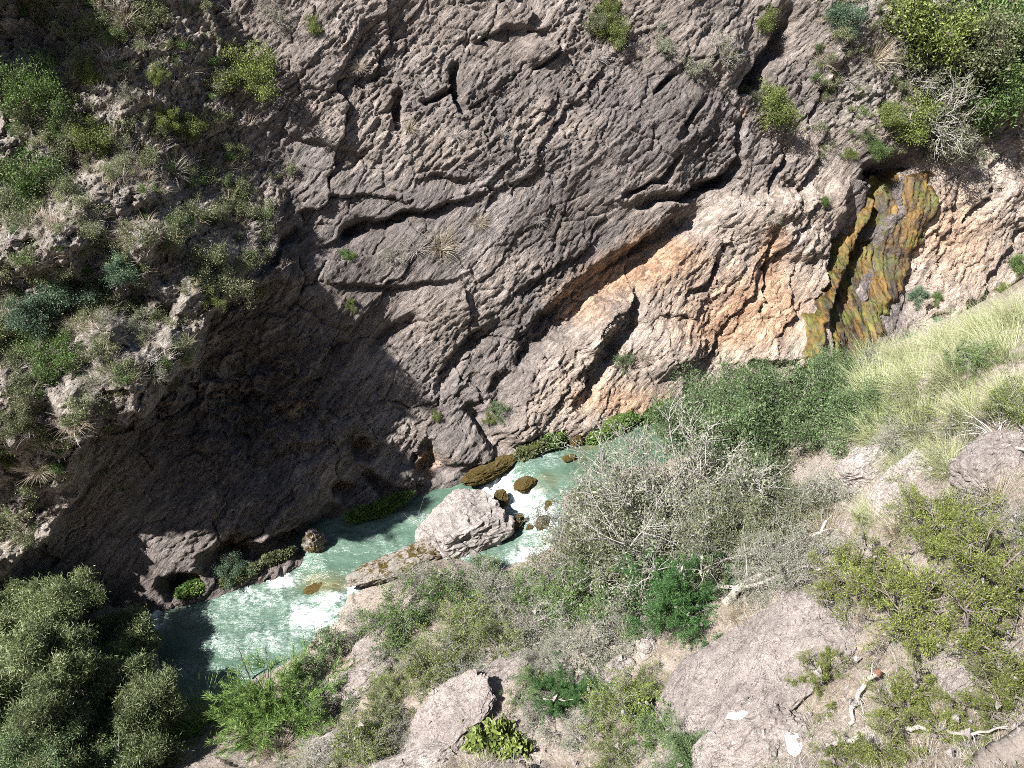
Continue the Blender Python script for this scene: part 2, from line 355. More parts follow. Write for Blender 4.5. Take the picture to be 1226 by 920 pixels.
def relief(U, V):
    P = plane_pt(U, V); s = (P - P0) @ SD; h = (P - P0) @ UPV
    wu = U + 7 * fbm(s * .9, h * .9, 3, 5); wv = V + 7 * fbm(s * .9, h * .9, 3, 6)
    d = .55 * fbm(s * .14, h * .14, 3, 1)
    # left scrub slope juts out over the shaded hollow
    sh = softpoly(wu + 16 * fbm(s * .8, h * .8, 4, 15, .6), wv + 16 * fbm(s * .8, h * .8, 4, 16, .6), SHELF, 8); rise = sstep(395, 140, U)
    d = d + sh * (.15 + 2.15 * sstep(170, 330, V) * rise * (1 - .8 * sstep(480, 590, V)) * np.clip(.85 + .6 * fbm(s * .45, h * .45, 3, 19), .35, 1.3) + .25 * rise)
    hol = np.exp(-(((U - 285) / 120) ** 2 + ((V - 480) / 90) ** 2)); d = d - 1.0 * hol * (1 - sh)
    d = d + .55 * np.exp(-(((U - 285) / 120) ** 4 + ((V - 690) / 70) ** 4)) * (1 - sh)
    d = d + 2.7 * np.exp(-(((U + 62) / 50) ** 2 + ((V + 40) / 60) ** 2) ** 1.5) - .9 * np.exp(-(((U - 50) / 60) ** 2 + ((V - 40) / 60) ** 2))  # off-frame bump added to shade the top left corner, plus a recess there
    d = d + sh * rise * np.clip((U + 100) / 400, 0, 1) * 1.15 * sstep(-50, 120, V) * (1 - sstep(120, 300, U) * sstep(340, 220, V))
    d = d + 1.55 * sstep(830, 950, U) * sstep(300, 450, V)
    # lower right block stands forward of the slot and faces the sun more
    blk = softpoly(wu, wv, [(850,250),(1010,225),(1000,300),(960,420),(900,460),(700,520),(585,540),(605,490),(650,425),(740,360),(790,318)], 14)
    d = d + blk * (.25 + .5 * sstep(560, 1000, U))
    rt = sstep(1085, 1120, wu) * sstep(180, 240, wv); d = d + rt * (.2 + .5 * sstep(1090, 1226, U))
    for pts, wd, dep, kind in CRACKS:
        us = [p[0] for p in pts]; vv = [p[1] for p in pts]; mg = 90 if kind else wd * 3 + 12
        box = (U > min(us) - mg) & (U < max(us) + mg) & (V > min(vv) - mg) & (V < max(vv) + mg)
        if not box.any(): continue
        dd, sg, tt = polydist(wu[box], wv[box], pts)
        taper = .35 + .65 * np.sin(np.pi * np.clip(tt, .02, .98)) ** .5
        if kind == 0: d[box] -= dep * taper * np.exp(-(dd / wd) ** 4)
        else:
            ax, ay = pts[0]; bx, by = pts[-1]; flip = 1 if (bx - ax) > 0 else -1     # lower right side
            g = np.where(sg * flip > 0, np.exp(-dd / (wd * 5)), np.exp(-(dd / (wd * .5)) ** 2))
            d[box] -= dep * taper * g
    for cx_, cy_, a, b, q in BULGES: d = d + q * np.exp(-(((wu - cx_) / a) ** 2 + ((wv - cy_) / b) ** 2) ** 2)
    # bedding: plates drawn out along the diagonal that runs up to the right
    ca, sa = math.cos(R(32)), math.sin(R(32)); a = s * ca + h * sa; b = -s * sa + h * ca
    wx = .35 * fbm(a * .8, b * .8, 3, 31); wy = .35 * fbm(a * .8, b * .8, 3, 32)
    a2, b2 = a + wx, b + wy
    scr = np.clip(sh * rise + .6 * sstep(960, 1000, U) * sstep(190, 120, V), 0, 1)     # rubble and scrub
    smooth = np.clip(sstep(820, 900, U) * sstep(200, 260, V), 0, 1)
    a3 = a + .16 * fbm(a * .45, b * .45, 2, 33) + .03 * fbm(s * 3.1, h * 3.1, 3, 34); b3 = b + .16 * fbm(a * .45, b * .45, 2, 35) + .03 * fbm(s * 3.1, h * 3.1, 3, 36)
    f1, e1 = facets(a2 * .30, b2 * .62, 41, .5); f2, e2 = facets(a3 * .85 + 3, b3 * 1.7, 51, .75); f3, e3 = facets(a3 * 1.7, b3 * 5.2, 61, .85); f6, e6 = facets(a3 * 3.4, b3 * 11, 65, .9); f7, e7 = facets(a3 * 7 + .2 * fbm(s * 5, h * 5, 2, 66), b3 * 20, 67, 1.)
    rough = .38 + .75 * np.clip(.5 + 1.1 * fbm(s * .22, h * .22, 3, 95), 0, 1)
    d = d + .20 * f1 + rough * (.085 * f2 + .055 * f3 + .043 * f6 + .024 * f7)
    d = d - .07 * np.exp(-(e2 / .05) ** 2) * (perlin(s * .5, h * .5, 9) > .0) - .10 * np.exp(-(e1 / .025) ** 2) * (perlin(s * .6, h * .6, 10) > -.1)
    d = d + rough * (.05 * fbm(a3 * 1.1, b3 * 4.0, 6, 71, .72) + .022 * ridged(a3 * 2.2, b3 * 9, 3, 77, .6))
    f4, e4 = facets(s * 4.2 + wx * .6, h * 4.2 + wy * .6, 81, .8); f5, e5 = facets(s * 1.6 + wx * .5, h * 1.6 + wy * .5, 85, .7)
    d = d + scr * (.12 * f4 + .22 * f5 + .16 * fbm(s * 2.0, h * 2.0, 5, 91, .65) + .3 * fbm(s * .5, h * .5, 2, 97))
    d = d + hol * (1 - sh) * (.45 * f5 + .16 * f4 + .35 * fbm(s * .9, h * .9, 4, 98, .6))
    global BED
    BED = np.stack([a3 * .75, b3 * 4.0, d * 1.5], -1)
    return d
# build-time grid: fine where the cliff is seen, coarse beyond
gu = np.concatenate([np.linspace(-900, -70, 60)[:-1], np.arange(-70, 1300, 1.55), np.linspace(1300, 1900, 60)[1:]])
gv = np.concatenate([np.linspace(-650, -60, 60)[:-1], np.arange(-60, 735, 1.55), np.linspace(735, 900, 30)[1:]])
GU, GV = np.meshgrid(gu, gv); DISP = relief(GU, GV)
BASE = plane_pt(GU, GV); CL = BASE + NRM * DISP[..., None]
def blur(A, n, axis):
    c = np.cumsum(np.pad(A, [(n + 1, n) if i == axis else (0, 0) for i in (0, 1)], mode='edge'), axis)
    return (np.take(c, range(2 * n + 1, c.shape[axis]), axis) - np.take(c, range(0, c.shape[axis] - 2 * n - 1), axis)) / (2 * n + 1)
SMOOTH = DISP
for _ in range(2): SMOOTH = blur(blur(SMOOTH, 12, 0), 12, 1)
def at_grid(arr, u, v):
    fu = np.interp(u, gu, np.arange(len(gu))); fv = np.interp(v, gv, np.arange(len(gv)))
    i = np.clip(fu.astype(int), 0, len(gu) - 2); j = np.clip(fv.astype(int), 0, len(gv) - 2); a = fu - i; b = fv - j
    if arr.ndim == 3: a = a[..., None]; b = b[..., None]
    return (arr[j, i] * (1 - a) + arr[j, i + 1] * a) * (1 - b) + (arr[j + 1, i] * (1 - a) + arr[j + 1, i + 1] * a) * b
def on_cliff(u, v):
    u = np.asarray(u, float); v = np.asarray(v, float); a, b = u.copy(), v.copy()
    for _ in range(8):
        pu, pv, _f = project(at_grid(CL, a, b)); a = a + .7 * (u - pu); b = b + .7 * (v - pv)
    return at_grid(CL, a, b)
def zones(U, V):
    n = fbm(U * .012, V * .012, 4, 201)
    blob = lambda x, y, a, b: np.exp(-((U - x) / a) ** 2 - ((V - y) / b) ** 2)
    o = 1.0 * blob(790, 300, 42, 26) + .5 * blob(880, 350, 130, 60) + .45 * blob(1150, 290, 70, 80) + .4 * blob(720, 470, 90, 40) + .8 * blob(740, 330, 45, 25) + .85 * blob(690, 365, 35, 25) + .75 * blob(915, 300, 16, 45) + .6 * blob(850, 400, 60, 30) \
        + .6 * blob(900, 370, 40, 30) + .5 * blob(740, 480, 60, 18) + .8 * blob(440, 538, 16, 10) + .8 * blob(520, 555, 18, 14) + .5 * blob(350, 490, 30, 20) \
        + .8 * blob(280, 655, 26, 18) + .8 * blob(225, 690, 20, 14) + .6 * blob(415, 588, 16, 10) + .6 * blob(890, 135, 10, 8) + .35 * blob(1120, 270, 40, 60) + .6 * blob(235, 470, 6, 8)
    o = o * 1.0
    p = softpoly(U + 20 * n, V + 20 * n, [(840,240),(1020,190),(1020,300),(970,440),(700,525),(600,545),(640,440),(760,345)], 30) * .9
    p = np.maximum(p, softpoly(U, V, [(1095,200),(1300,120),(1300,460),(1060,460)], 15) * 1.)
    p = np.maximum(p, .45 * np.clip(fbm(U * .006, V * .009, 3, 207) * 1.5, 0, 1)); p = np.maximum(p, .35 * sstep(130, 40, V) * sstep(1000, 960, U))
    so = softpoly(U, V, SHELF, 40) * sstep(360, 250, U); so = np.maximum(so, .6 * sstep(960, 1010, U) * sstep(190, 130, V))
    return np.stack([np.clip(o, 0, 1), np.clip(p, 0, 1), np.clip(so, 0, .8)], -1)
me = mk_mesh("cliff", CL, gridfaces(len(gu), len(gv))[:, ::-1], M['cliff'], True, colors={"zone": zones(GU, GV).reshape(-1, 3), "bed": BED.reshape(-1, 3)})
link("cliff", me, kind="structure")

# ------------------------------------------------------------------ BANK TERRAIN (thin plate through surveyed points)
CTRL = [(150,880,.3),(195,868,.2),(300,825,.15),(400,782,.3),(428,708,.3),(520,668,.45),(575,700,.55),(650,690,.8),(700,625,.95),(760,560,1.05),(850,500,1.1),(950,470,1.2),
 (430,790,1.1),(350,875,1.2),(480,900,2.0),(600,800,2.2),(700,750,2.5),(560,850,2.4),(780,760,3.6),(850,700,4.0),(950,640,4.8),(1020,560,5.8),(1060,460,6.4),(1226,385,8.2),(1140,425,7.2),
 (613,920,3.1),(700,920,3.5),(800,920,4.7),(850,850,5.0),(950,800,5.8),(950,920,6.4),(1100,920,7.8),(1226,920,9.2),(1226,700,8.8),(1100,650,7.2),(1226,520,8.6),
 (800,620,2.3),(985,462,1.0),(1030,455,1.4),(935,468,.9),(880,480,.9),(870,640,3.2),(740,680,1.9),(0,920,1.6),(100,900,1.3),(-120,860,1.4),(148,748,.35),(80,718,.6),(222,790,-.7),(235,745,-.8),(0,692,.7),(100,790,1.3),(0,800,1.5),(138,835,.8),(-120,700,.9),(640,850,2.7),(900,560,3.2),(520,760,1.4),(620,740,1.6)]
CTRL = [(u, v, z - .45 * float(sstep(2.6, 1.25, z))) for u, v, z in CTRL]
cpts = [list(CAM + raydir(u, v) * ((z - CAMZ) / raydir(u, v)[2])) for u, v, z in CTRL]
cpts += [(0,-1,13),(6,-3,15),(-6,-2,9),(14,2,13.5),(20,8,14),(24,16,14),(12,8,10.2),(-12,2,4.5),(-20,0,5),(-30,-4,6),(-3,2.5,8.5),(3,2,11.5),(16,16.5,9),(18,20,8)]
for s_ in np.arange(-40, 46, 4.):        # river bed and the ground under the cliff
    for c_, z_ in ((-1.6, -1.0), (0.6, -1.2), (5., -1.6)):
        q = P0 + SD * s_ + ND_ * c_
        if (-10.5 < s_ < 11) or (c_ > 0 and s_ > 0) or c_ > 3: cpts.append((q[0], q[1], z_ + (.3 if s_ > 0 else -.3)))
cpts = np.array(cpts, float)
def tps(d): return np.where(d > 1e-9, d * d * np.log(d + 1e-12), 0)
K = tps(np.linalg.norm(cpts[:, None, :2] - cpts[None, :, :2], axis=2)) + np.eye(len(cpts)) * .25
Pm = np.concatenate([np.ones((len(cpts), 1)), cpts[:, :2]], 1)
A = np.block([[K, Pm], [Pm.T, np.zeros((3, 3))]]); sol = np.linalg.solve(A, np.concatenate([cpts[:, 2], np.zeros(3)]))
def bank_z(x, y, fine=True):
    x = np.asarray(x, float); y = np.asarray(y, float); z = sol[-3] + sol[-2] * x + sol[-1] * y
    for i in range(len(cpts)): z = z + sol[i] * tps(np.hypot(x - cpts[i, 0], y - cpts[i, 1]))
    if fine:
        amp = np.clip((z + .7) / 1.5, .15, 1)
        f1, e1 = facets(x * .8 + .3 * perlin(x, y, 7), y * .8, 101, .6); f2, e2 = facets(x * 2.6, y * 2.6, 105, .7)
        z = z + amp * (.22 * f1 + .08 * f2 + .12 * fbm(x * .9, y * .9, 4, 111) + .02 * ridged(x * 6, y * 6, 2, 115))
    return z
gx = np.concatenate([np.linspace(-45, -10, 40)[:-1], np.arange(-10, 15, .055), np.linspace(15, 50, 40)[1:]])
gy = np.concatenate([np.linspace(-20, 1, 30)[:-1], np.arange(1, 20, .055), np.linspace(20, 40, 24)[1:]])
GX, GY = np.meshgrid(gx, gy); GZ = bank_z(GX, GY)
cut = np.maximum(0, (GX - P0[0]) * ND_[0] + (GY - P0[1]) * ND_[1] - 1.0)   # dives under the far cliff
GZ = GZ - np.minimum(cut * 2, 6)
me = mk_mesh("riverbank", np.stack([GX, GY, GZ], -1), gridfaces(len(gx), len(gy)), M['ground'])
link("riverbank", me, kind="structure")
def bank_lookup(x, y):
    fu = np.interp(x, gx, np.arange(len(gx))); fv = np.interp(y, gy, np.arange(len(gy)))
    i = np.clip(np.asarray(fu).astype(int), 0, len(gx) - 2); j = np.clip(np.asarray(fv).astype(int), 0, len(gy) - 2); a = fu - i; b = fv - j
    return (GZ[j, i] * (1 - a) + GZ[j, i + 1] * a) * (1 - b) + (GZ[j + 1, i] * (1 - a) + GZ[j + 1, i + 1] * a) * b
def on_bank(u, v):
    d = raydir(u, v); t = np.arange(6, 40, .05); p = CAM + d * t[:, None]
    below = p[:, 2] < bank_lookup(p[:, 0], p[:, 1]); i = int(np.argmax(below)) if below.any() else len(t) - 1
    return p[i]
def on_level(u, v, z):
    z = z - .45
    d = raydir(u, v); return CAM + d * ((z - CAMZ) / d[2])

# unseen wall added behind the viewpoint to block sky light and deepen shadows
ga, gb = np.meshgrid(np.linspace(-24, 70, 95), np.linspace(-2, 52, 55)); q = -11 - .06 * ga - .16 * gb + 1.2 * fbm(ga * .15, gb * .15, 5, 991) - sstep(-8, -24, ga) * 8
link("sky_blocker", mk_mesh("sky_blocker", np.stack([ga, q, gb], -1), gridfaces(95, 55), M['cliff'], True, colors={"zone": np.zeros((95 * 55, 3)), "bed": np.stack([ga, gb * 3, q], -1).reshape(-1, 3)}), kind="structure")
# ------------------------------------------------------------------ RIVER
def water_level(s):
    return .50 - .18 * sstep(3.5, 2.4, s) - .55 * sstep(.7, -1.2, s) - .30 * sstep(-6.2, -7.4, s) - .1 * sstep(-9, -14, s)
ws = np.concatenate([np.linspace(-40, -13, 40)[:-1], np.arange(-13, 10, .045), np.linspace(10, 45, 40)[1:]])
wc = np.arange(-7, 2.2, .045)
WS, WC = np.meshgrid(ws, wc); W = P0 + SD * WS[..., None] + ND_ * WC[..., None]
wz = water_level(WS + .5 * perlin(WS * .6, WC * .6, 3)); W[..., 2] = wz
wu_, wv_, _ = project(W)
FO = [(600,578,22,16,1.1),(622,600,30,20,1.),(650,620,34,26,.75),(640,668,40,16,.9),(660,650,30,15,.7),(590,590,16,14,1.),(655,548,34,14,.38),(690,590,30,16,.4),
      (500,620,34,10,.4),(470,655,40,12,.3),(440,690,22,14,.8),(425,708,14,12,.9),(338,697,26,12,.9),(300,716,50,16,.55),(372,742,40,24,.72),(320,765,44,16,.5),
      (270,770,40,16,.4),(240,735,50,16,.4),(185,742,16,16,1.),(390,650,60,30,.22),(350,672,40,14,.32),(450,640,40,20,.25),(290,740,40,20,.35),(520,655,20,12,.8),(400,720,30,14,.8),(545,660,30,10,.9),(230,800,50,14,.3)]
foam = np.zeros(WS.shape)
nz = fbm(WS * 1.3, WC * 1.8, 4, 301)
for x, y, a, b, q in FO: foam = np.maximum(foam, q * np.exp(-((wu_ - x + 10 * nz) / a) ** 2 - ((wv_ - y + 6 * nz) / b) ** 2))
foam = np.maximum(foam, .03 + .07 * nz)
SHL = [(392,700,40,12,.9),(705,530,22,10,.6),(725,520,14,8,.5),(690,548,12,7,.6),(640,585,12,8,.7),(215,745,20,10,.35),(740,545,30,12,.25),(660,575,14,8,.5)]
shoal = np.zeros(WS.shape)
for x, y, a, b, q in SHL: shoal = np.maximum(shoal, q * np.exp(-((wu_ - x + 8 * nz) / a) ** 2 - ((wv_ - y + 5 * nz) / b) ** 2))
ff = np.clip(foam, 0, 1)
W[..., 2] += ff * (.10 * ridged(WS * 2.2, WC * 2.6, 4, 311) + .04 * fbm(WS * 9, WC * 9, 2, 315)) + .02 * fbm(WS * 1.5, WC * 2.2, 3, 321)
me = mk_mesh("river", W, gridfaces(len(ws), len(wc)), M['water'], True,
             attrs={"foam": ff, "shoal": shoal * (1 - ff), "upstream": sstep(.4, 2.5, WS)})
link("river", me, kind="structure")

# ------------------------------------------------------------------ THINGS: helpers
def thing(name, M4, label, cat, group=None):
    return link(name, None, None, M4, label=label, category=cat, group=group)
def frame(pos, up=(0, 0, 1), yaw=0., sc=1.):
    z = Vector(up).normalized(); x = (Vector((1, 0, 0)) - z * z.x).normalized(); y = z.cross(x)
    s = sc if isinstance(sc, (tuple, list)) else (sc, sc, sc)
    return Matrix.Translation(Vector([float(c) for c in pos])) @ Matrix((x, y, z)).transposed().to_4x4() @ Matrix.Rotation(yaw, 4, 'Z') @ Matrix.Diagonal((*s, 1))
def child(name, me, parent):
    o = bpy.data.objects.new(name, me); C.objects.link(o); o.parent = parent; return o
ICO = {n: icosphere(n) for n in (3, 4, 5, 6)}
def rock_mesh(name, mat, seed, planes=14, n=5, amp=.10, flat=0.):
    v, f = ICO[n]; rng = np.random.default_rng(seed)
    pn = rng.normal(size=(planes, 3)); pn /= np.linalg.norm(pn, axis=1)[:, None]; pd = rng.uniform(.72, 1., planes)
    if flat: pn[0] = (0, 0, 1); pd[0] = flat
    q = np.maximum(v @ pn.T, 1e-3) / pd; r = 1 / np.maximum((q ** 26).sum(1) ** (1 / 26), .75)
    p = v * np.minimum(r, 1.15)[:, None]
    def nn(k, sd): return perlin3(p[:, 0] * k + 9, p[:, 1] * k, p[:, 2] * k * 1.6, seed + sd)
    d = amp * nn(1.7, 1) + amp * .6 * (1 - 2 * np.abs(nn(3.4, 2))) + amp * .35 * (1 - 2 * np.abs(nn(7.5, 3))) + amp * .18 * nn(17, 4)
    return mk_mesh(name, p + v * d[:, None], f, mat)
def rock(name, cat, label, pos, size, mat, seed, yaw=0., up=(0, 0, 1), group=None, n=5, amp=.1, planes=14, flat=0.):
    return link(name, rock_mesh(name, mat, seed, planes, n, amp, flat), None, frame(pos, up, yaw, size), label=label, category=cat, group=group)

# ---- plant geometry ---------------------------------------------------------------------------------------------
def norm(a): return a / (np.linalg.norm(a, axis=-1, keepdims=True) + 1e-9)
def tubes(segs, sides=3):
    """segs: (n,8) p0 p1 r0 r1 -> prisms"""
    s = np.asarray(segs, float); p0, p1, r0, r1 = s[:, :3], s[:, 3:6], s[:, 6], s[:, 7]; d = norm(p1 - p0)
    a = norm(np.cross(d, np.where(np.abs(d[:, 2:3]) > .9, [[1., 0, 0]], [[0, 0, 1.]]))); b = np.cross(d, a)
    an = np.arange(sides) * 2 * math.pi / sides
    ring = np.cos(an)[None, :, None] * a[:, None] + np.sin(an)[None, :, None] * b[:, None]
    V = np.concatenate([p0[:, None] + ring * r0[:, None, None], p1[:, None] + ring * r1[:, None, None]], 1)
    i = np.arange(sides); j = (i + 1) % sides; f = np.stack([i, j, j + sides, i + sides], 1)
    F = f[None] + (np.arange(len(s)) * 2 * sides)[:, None, None]
    return V.reshape(-1, 3), F.reshape(-1, 4)
def grow(seed, nstem, L, spread, kids, curl=.25, lift=.05, r0=.02, seg=5, base_r=.03, ratio=.55, start=.2, ang=.7):
    """branching skeleton; kids = children per branch at each deeper level. returns segments and twig sample points (pos, dir, level)"""
    rng = np.random.default_rng(seed); segs = []; pts = []
    def br(p, d, ln, r, lev):
        n = seg if lev < len(kids) else max(3, seg - 1); st = ln / n; P = [p]; D = [d]
        for i in range(n):
            d = norm(d + rng.normal(size=3) * curl + np.array([0, 0, lift])); q = p + d * st
            ra = r * (1 - .75 * i / n); rb = r * (1 - .75 * (i + 1) / n); segs.append((*p, *q, ra, rb)); p = q; P.append(p); D.append(d)
        if lev < len(kids):
            for k in range(kids[lev]):
                t = start + (1 - start) * rng.random(); i = min(int(t * n), n - 1); f = t * n - i
                q = P[i] * (1 - f) + P[i + 1] * f; ax = norm(np.cross(D[i], rng.normal(size=3))); a = ang * rng.uniform(.6, 1.3)
                br(q, norm(D[i] * math.cos(a) + ax * math.sin(a)), ln * ratio * rng.uniform(.6, 1.2) * (1.1 - .4 * t), r * .5, lev + 1)
        else:
            for i in range(1, n + 1): pts.append((*P[i], *D[i]))
            for i in range(n): pts.append((*((P[i] + P[i + 1]) / 2), *D[i]))
    for k in range(nstem):
        a = rng.uniform(0, 2 * math.pi); t = spread * math.sqrt(rng.random()); d = np.array([math.cos(a) * math.sin(t), math.sin(a) * math.sin(t), math.cos(t)])
        br(np.array([math.cos(a), math.sin(a), 0]) * base_r * rng.random(), d, L * rng.uniform(.65, 1.1), r0, 0)
    return np.array(segs), np.array(pts)
def leaves(seed, pts, per, ln, wd, out=.6, jitter=.03, along=.3, patch=.5):
    """kite shaped leaves around twig points; tint varies leaf by leaf and clump by clump"""
    rng = np.random.default_rng(seed); P = np.repeat(pts, per, 0); n = len(P)
    d = norm(rng.normal(size=(n, 3)) * out + P[:, 3:] * along + np.array([0, 0, .15])); side = norm(np.cross(d, rng.normal(size=(n, 3)))); up = np.cross(side, d)
    b = P[:, :3] + rng.normal(size=(n, 3)) * jitter; l = ln * rng.uniform(.6, 1.3, n)[:, None]; w_ = wd * rng.uniform(.7, 1.2, n)[:, None]
    V = np.stack([b, b + d * l * .5 + side * w_ * .5 + up * w_ * .15, b + d * l, b + d * l * .5 - side * w_ * .5 + up * w_ * .15], 1)
    cl = .5 + .5 * perlin3(b[:, 0] * 5, b[:, 1] * 5, b[:, 2] * 5, seed)
    t = np.clip((1 - patch) * rng.random(n) + patch * cl, 0, 1)
    return V.reshape(-1, 3), np.arange(n * 4).reshape(-1, 4), np.repeat(t, 4)
def blades(seed, n, L, spread, wd, droop=.6, base_r=.1, seg=5, tipw=.15, sway=(0, 0)):
    rng = np.random.default_rng(seed); a = rng.uniform(0, 2 * math.pi, n); t = spread * rng.random(n) ** .7; l = L * rng.uniform(.45, 1.1, n)
    d = np.stack([np.cos(a) * np.sin(t) + sway[0], np.sin(a) * np.sin(t) + sway[1], np.cos(t)], 1)
    br = base_r * np.sqrt(rng.random(n)); a0 = a + rng.normal(size=n) * .6; p = np.stack([np.cos(a0) * br, np.sin(a0) * br, np.full(n, -.02)], 1)
    side = norm(np.cross(d, np.array([0, 0, 1.]) + rng.normal(size=(n, 3)) * .6)); rows = []
    for i in range(seg + 1):
        k = i / seg; w_ = wd * (1 - k * (1 - tipw)); rows.append(np.stack([p - side * w_ / 2, p + side * w_ / 2], 1))
        d = norm(d + np.array([0, 0, -1.]) * droop * (.35 + k) / seg + rng.normal(size=(n, 3)) * .05); p = p + d * (l / seg)[:, None]
    V = np.stack(rows, 1).reshape(n, -1, 3); i = np.arange(seg) * 2
    f = np.stack([i, i + 1, i + 3, i + 2], 1); F = f[None] + (np.arange(n) * (seg + 1) * 2)[:, None, None]
    return V.reshape(-1, 3), F.reshape(-1, 4), np.repeat(np.clip(rng.random(n) * .8 + .1, 0, 1), (seg + 1) * 2)
PROTO = {}
def proto(kind, k, stems_mat, leaf_mat, segs, lf):
    # every plant is brought to a radius of 1
    q = lf[0] if segs is None else (segs[:, 3:6] if len(segs) * 3 > len(lf[0]) else lf[0])
    rr = np.percentile(np.hypot(q[:, 0], q[:, 1]), 95); sc_ = 1 / max(rr, np.percentile(q[:, 2], 97) / 1.7)
    if segs is not None: segs = segs * sc_
    lf = (lf[0] * sc_, lf[1], lf[2])
    st = mk_mesh(kind + "_stems", *tubes(segs), stems_mat, True) if segs is not None else None
    fo = mk_mesh(kind + "_foliage", lf[0], lf[1], leaf_mat, False, attrs={"tint": lf[2]}) if lf is not None else None
    PROTO.setdefault(kind, []).append((st, fo))
# all prototypes are about 1 m in radius / height and scaled where they stand
for k in range(3):
    sg, pt = grow(10 + k, 9, .75, 1.15, (6, 5), .22, .06, .022); 
    for nm, lm in (('green', 'L_green'), ('yg', 'L_yg'), ('teal', 'L_teal'), ('olive', 'L_olive')):
        proto(nm, k, M['bark'], M[lm], sg, leaves(20 + k, pt, 4, .048, .020, jitter=.07, patch=.2))
    sg, pt = grow(30 + k, 12, .8, 1.2, (6, 5), .28, .05, .018)
    proto('greygreen', k, M['greyd'], M['L_grey'], sg, leaves(33 + k, pt, 3, .045, .017, jitter=.03, patch=.25))
    sg, pt = grow(40 + k, 14, .85, 1.15, (6, 5), .28, .03, .013)
    proto('twig', k, M['grey'], M['L_olive'], sg, leaves(43 + k, pt[::5], 2, .05, .02))
    proto('dtwig', k, M['greyd'], M['L_dark'], sg, leaves(46 + k, pt[::2], 2, .06, .022))
    for nm, gm, n, dr in (('straw', 'G_straw', 260, .8), ('pale', 'G_pale', 260, .5), ('lilac', 'G_lilac', 150, 1.0), ('grass', 'G_green', 220, .9)):
        proto(nm, k, None, M[gm], None, blades(50 + k + n, n, 1.0, 1.15, .016, dr, .15))

def plant(kind, name, label, cat, pos, size, up=(0, 0, 1), yaw=None, group=None, k=None, sq=1.):
    rng = random.Random(hash((round(float(pos[0]), 3), round(float(pos[1]), 3), kind == 'x')) & 0xffff)
    pr = PROTO[kind]; st, fo = pr[(rng.randrange(len(pr)) if k is None else k) % len(pr)]
    M4 = frame(pos, up, rng.uniform(0, 6.28) if yaw is None else yaw, (size, size, size * sq))
    if st is None: return link(name, fo, None, M4, label=label, category=cat, group=group)
    t = thing(name, M4, label, cat, group); child("stems", st, t); child("foliage", fo, t); return t

# ------------------------------------------------------------------ RIVER ROCKS
PALE, PINK, MOSSR, OCHR = M['pale'], M['pink'], M['mossrock'], M['ochrerock']
def rock_px(name, cat, label, u, v, z, size, mat, seed, yaw=0., group=None, up=(0, 0, 1), **kw):
    p = on_bank(u, v) if z is None else on_level(u, v, z)
    if z is None: p = p + np.array([0, 0, kw.pop('sink', 0.)])
    return rock(name, cat, label, p, size, mat, seed, yaw, up, group, **kw)
rock_px("boulder", "boulder", "big pale angular boulder standing in midstream beside the white cascade", 553, 634, .50, (1.2, .92, .95), M["boulder"], 8, .30, n=6, planes=9, flat=.62, amp=.12, up=(-.15, -.1, 1))
rock_px("rock_ledge", "rock ledge", "low white rock ledge with ochre moss at its tip, along the near water edge", 478, 676, .40, (1.35, .42, .36), OCHR, 12, .50, n=6, planes=10, flat=.7, amp=.14)
rock_px("rock_ledge", "rock ledge", "brown flat rock under the water film in the lower rapid", 392, 703, -.10, (.8, .3, .18), MOSSR, 15, .35, n=5)
rock_px("stone", "stone", "ochre mossy stone in white water close right of the big boulder", 621, 627, .40, (.17, .15, .36), MOSSR, 21, .4, amp=.2)
rock_px("stone", "stone", "ochre mossy stone in the cascade, farther right of the pale boulder and larger", 650, 632, .45, (.26, .2, .34), MOSSR, 22, 1.1, amp=.2)
rock_px("stone", "stone", "smallest ochre stone between the two mossy stones in the cascade", 635, 634, .40, (.11, .10, .2), MOSSR, 23, .2, amp=.2)
rock_px("stone", "stone", "brown mossy stone splitting the top of the white cascade", 630, 580, .72, (.34, .2, .18), MOSSR, 24, .5, amp=.2)
rock_px("stone", "stone", "dark stone at the foot of the boulder's shaded upstream corner", 600, 596, .55, (.24, .2, .2), MOSSR, 25, .9, amp=.2)
rock_px("stone", "stone", "brown stone half under water beside the grey twig bush", 662, 606, .66, (.34, .18, .16), MOSSR, 26, .9, amp=.2)
rock_px("stone", "stone", "rounded buff boulder tucked under the grey twig bush by the cascade", 694, 606, .8, (.5, .4, .36), OCHR, 27, .3, amp=.16)
rock_px("stone", "stone", "mossy stone at the cliff foot beside the olive pool", 690, 528, .9, (.22, .18, .2), MOSSR, 28, .3, amp=.2)
rock_px("stone", "stone", "low brown stone barely breaking the olive pool surface", 681, 549, .86, (.2, .12, .10), MOSSR, 29, .6, amp=.2)
rock_px("stone", "stone", "grey stone with ochre foot at the cliff base in shadow beside green water", 375, 650, .42, (.28, .26, .52), OCHR, 31, .2, amp=.16)
rock_px("rock_ledge", "rock ledge", "ochre wet ledge at the cliff foot dropping beside the cascade top", 590, 564, .62, (.85, .26, .28), MOSSR, 33, .50, n=6, amp=.2)
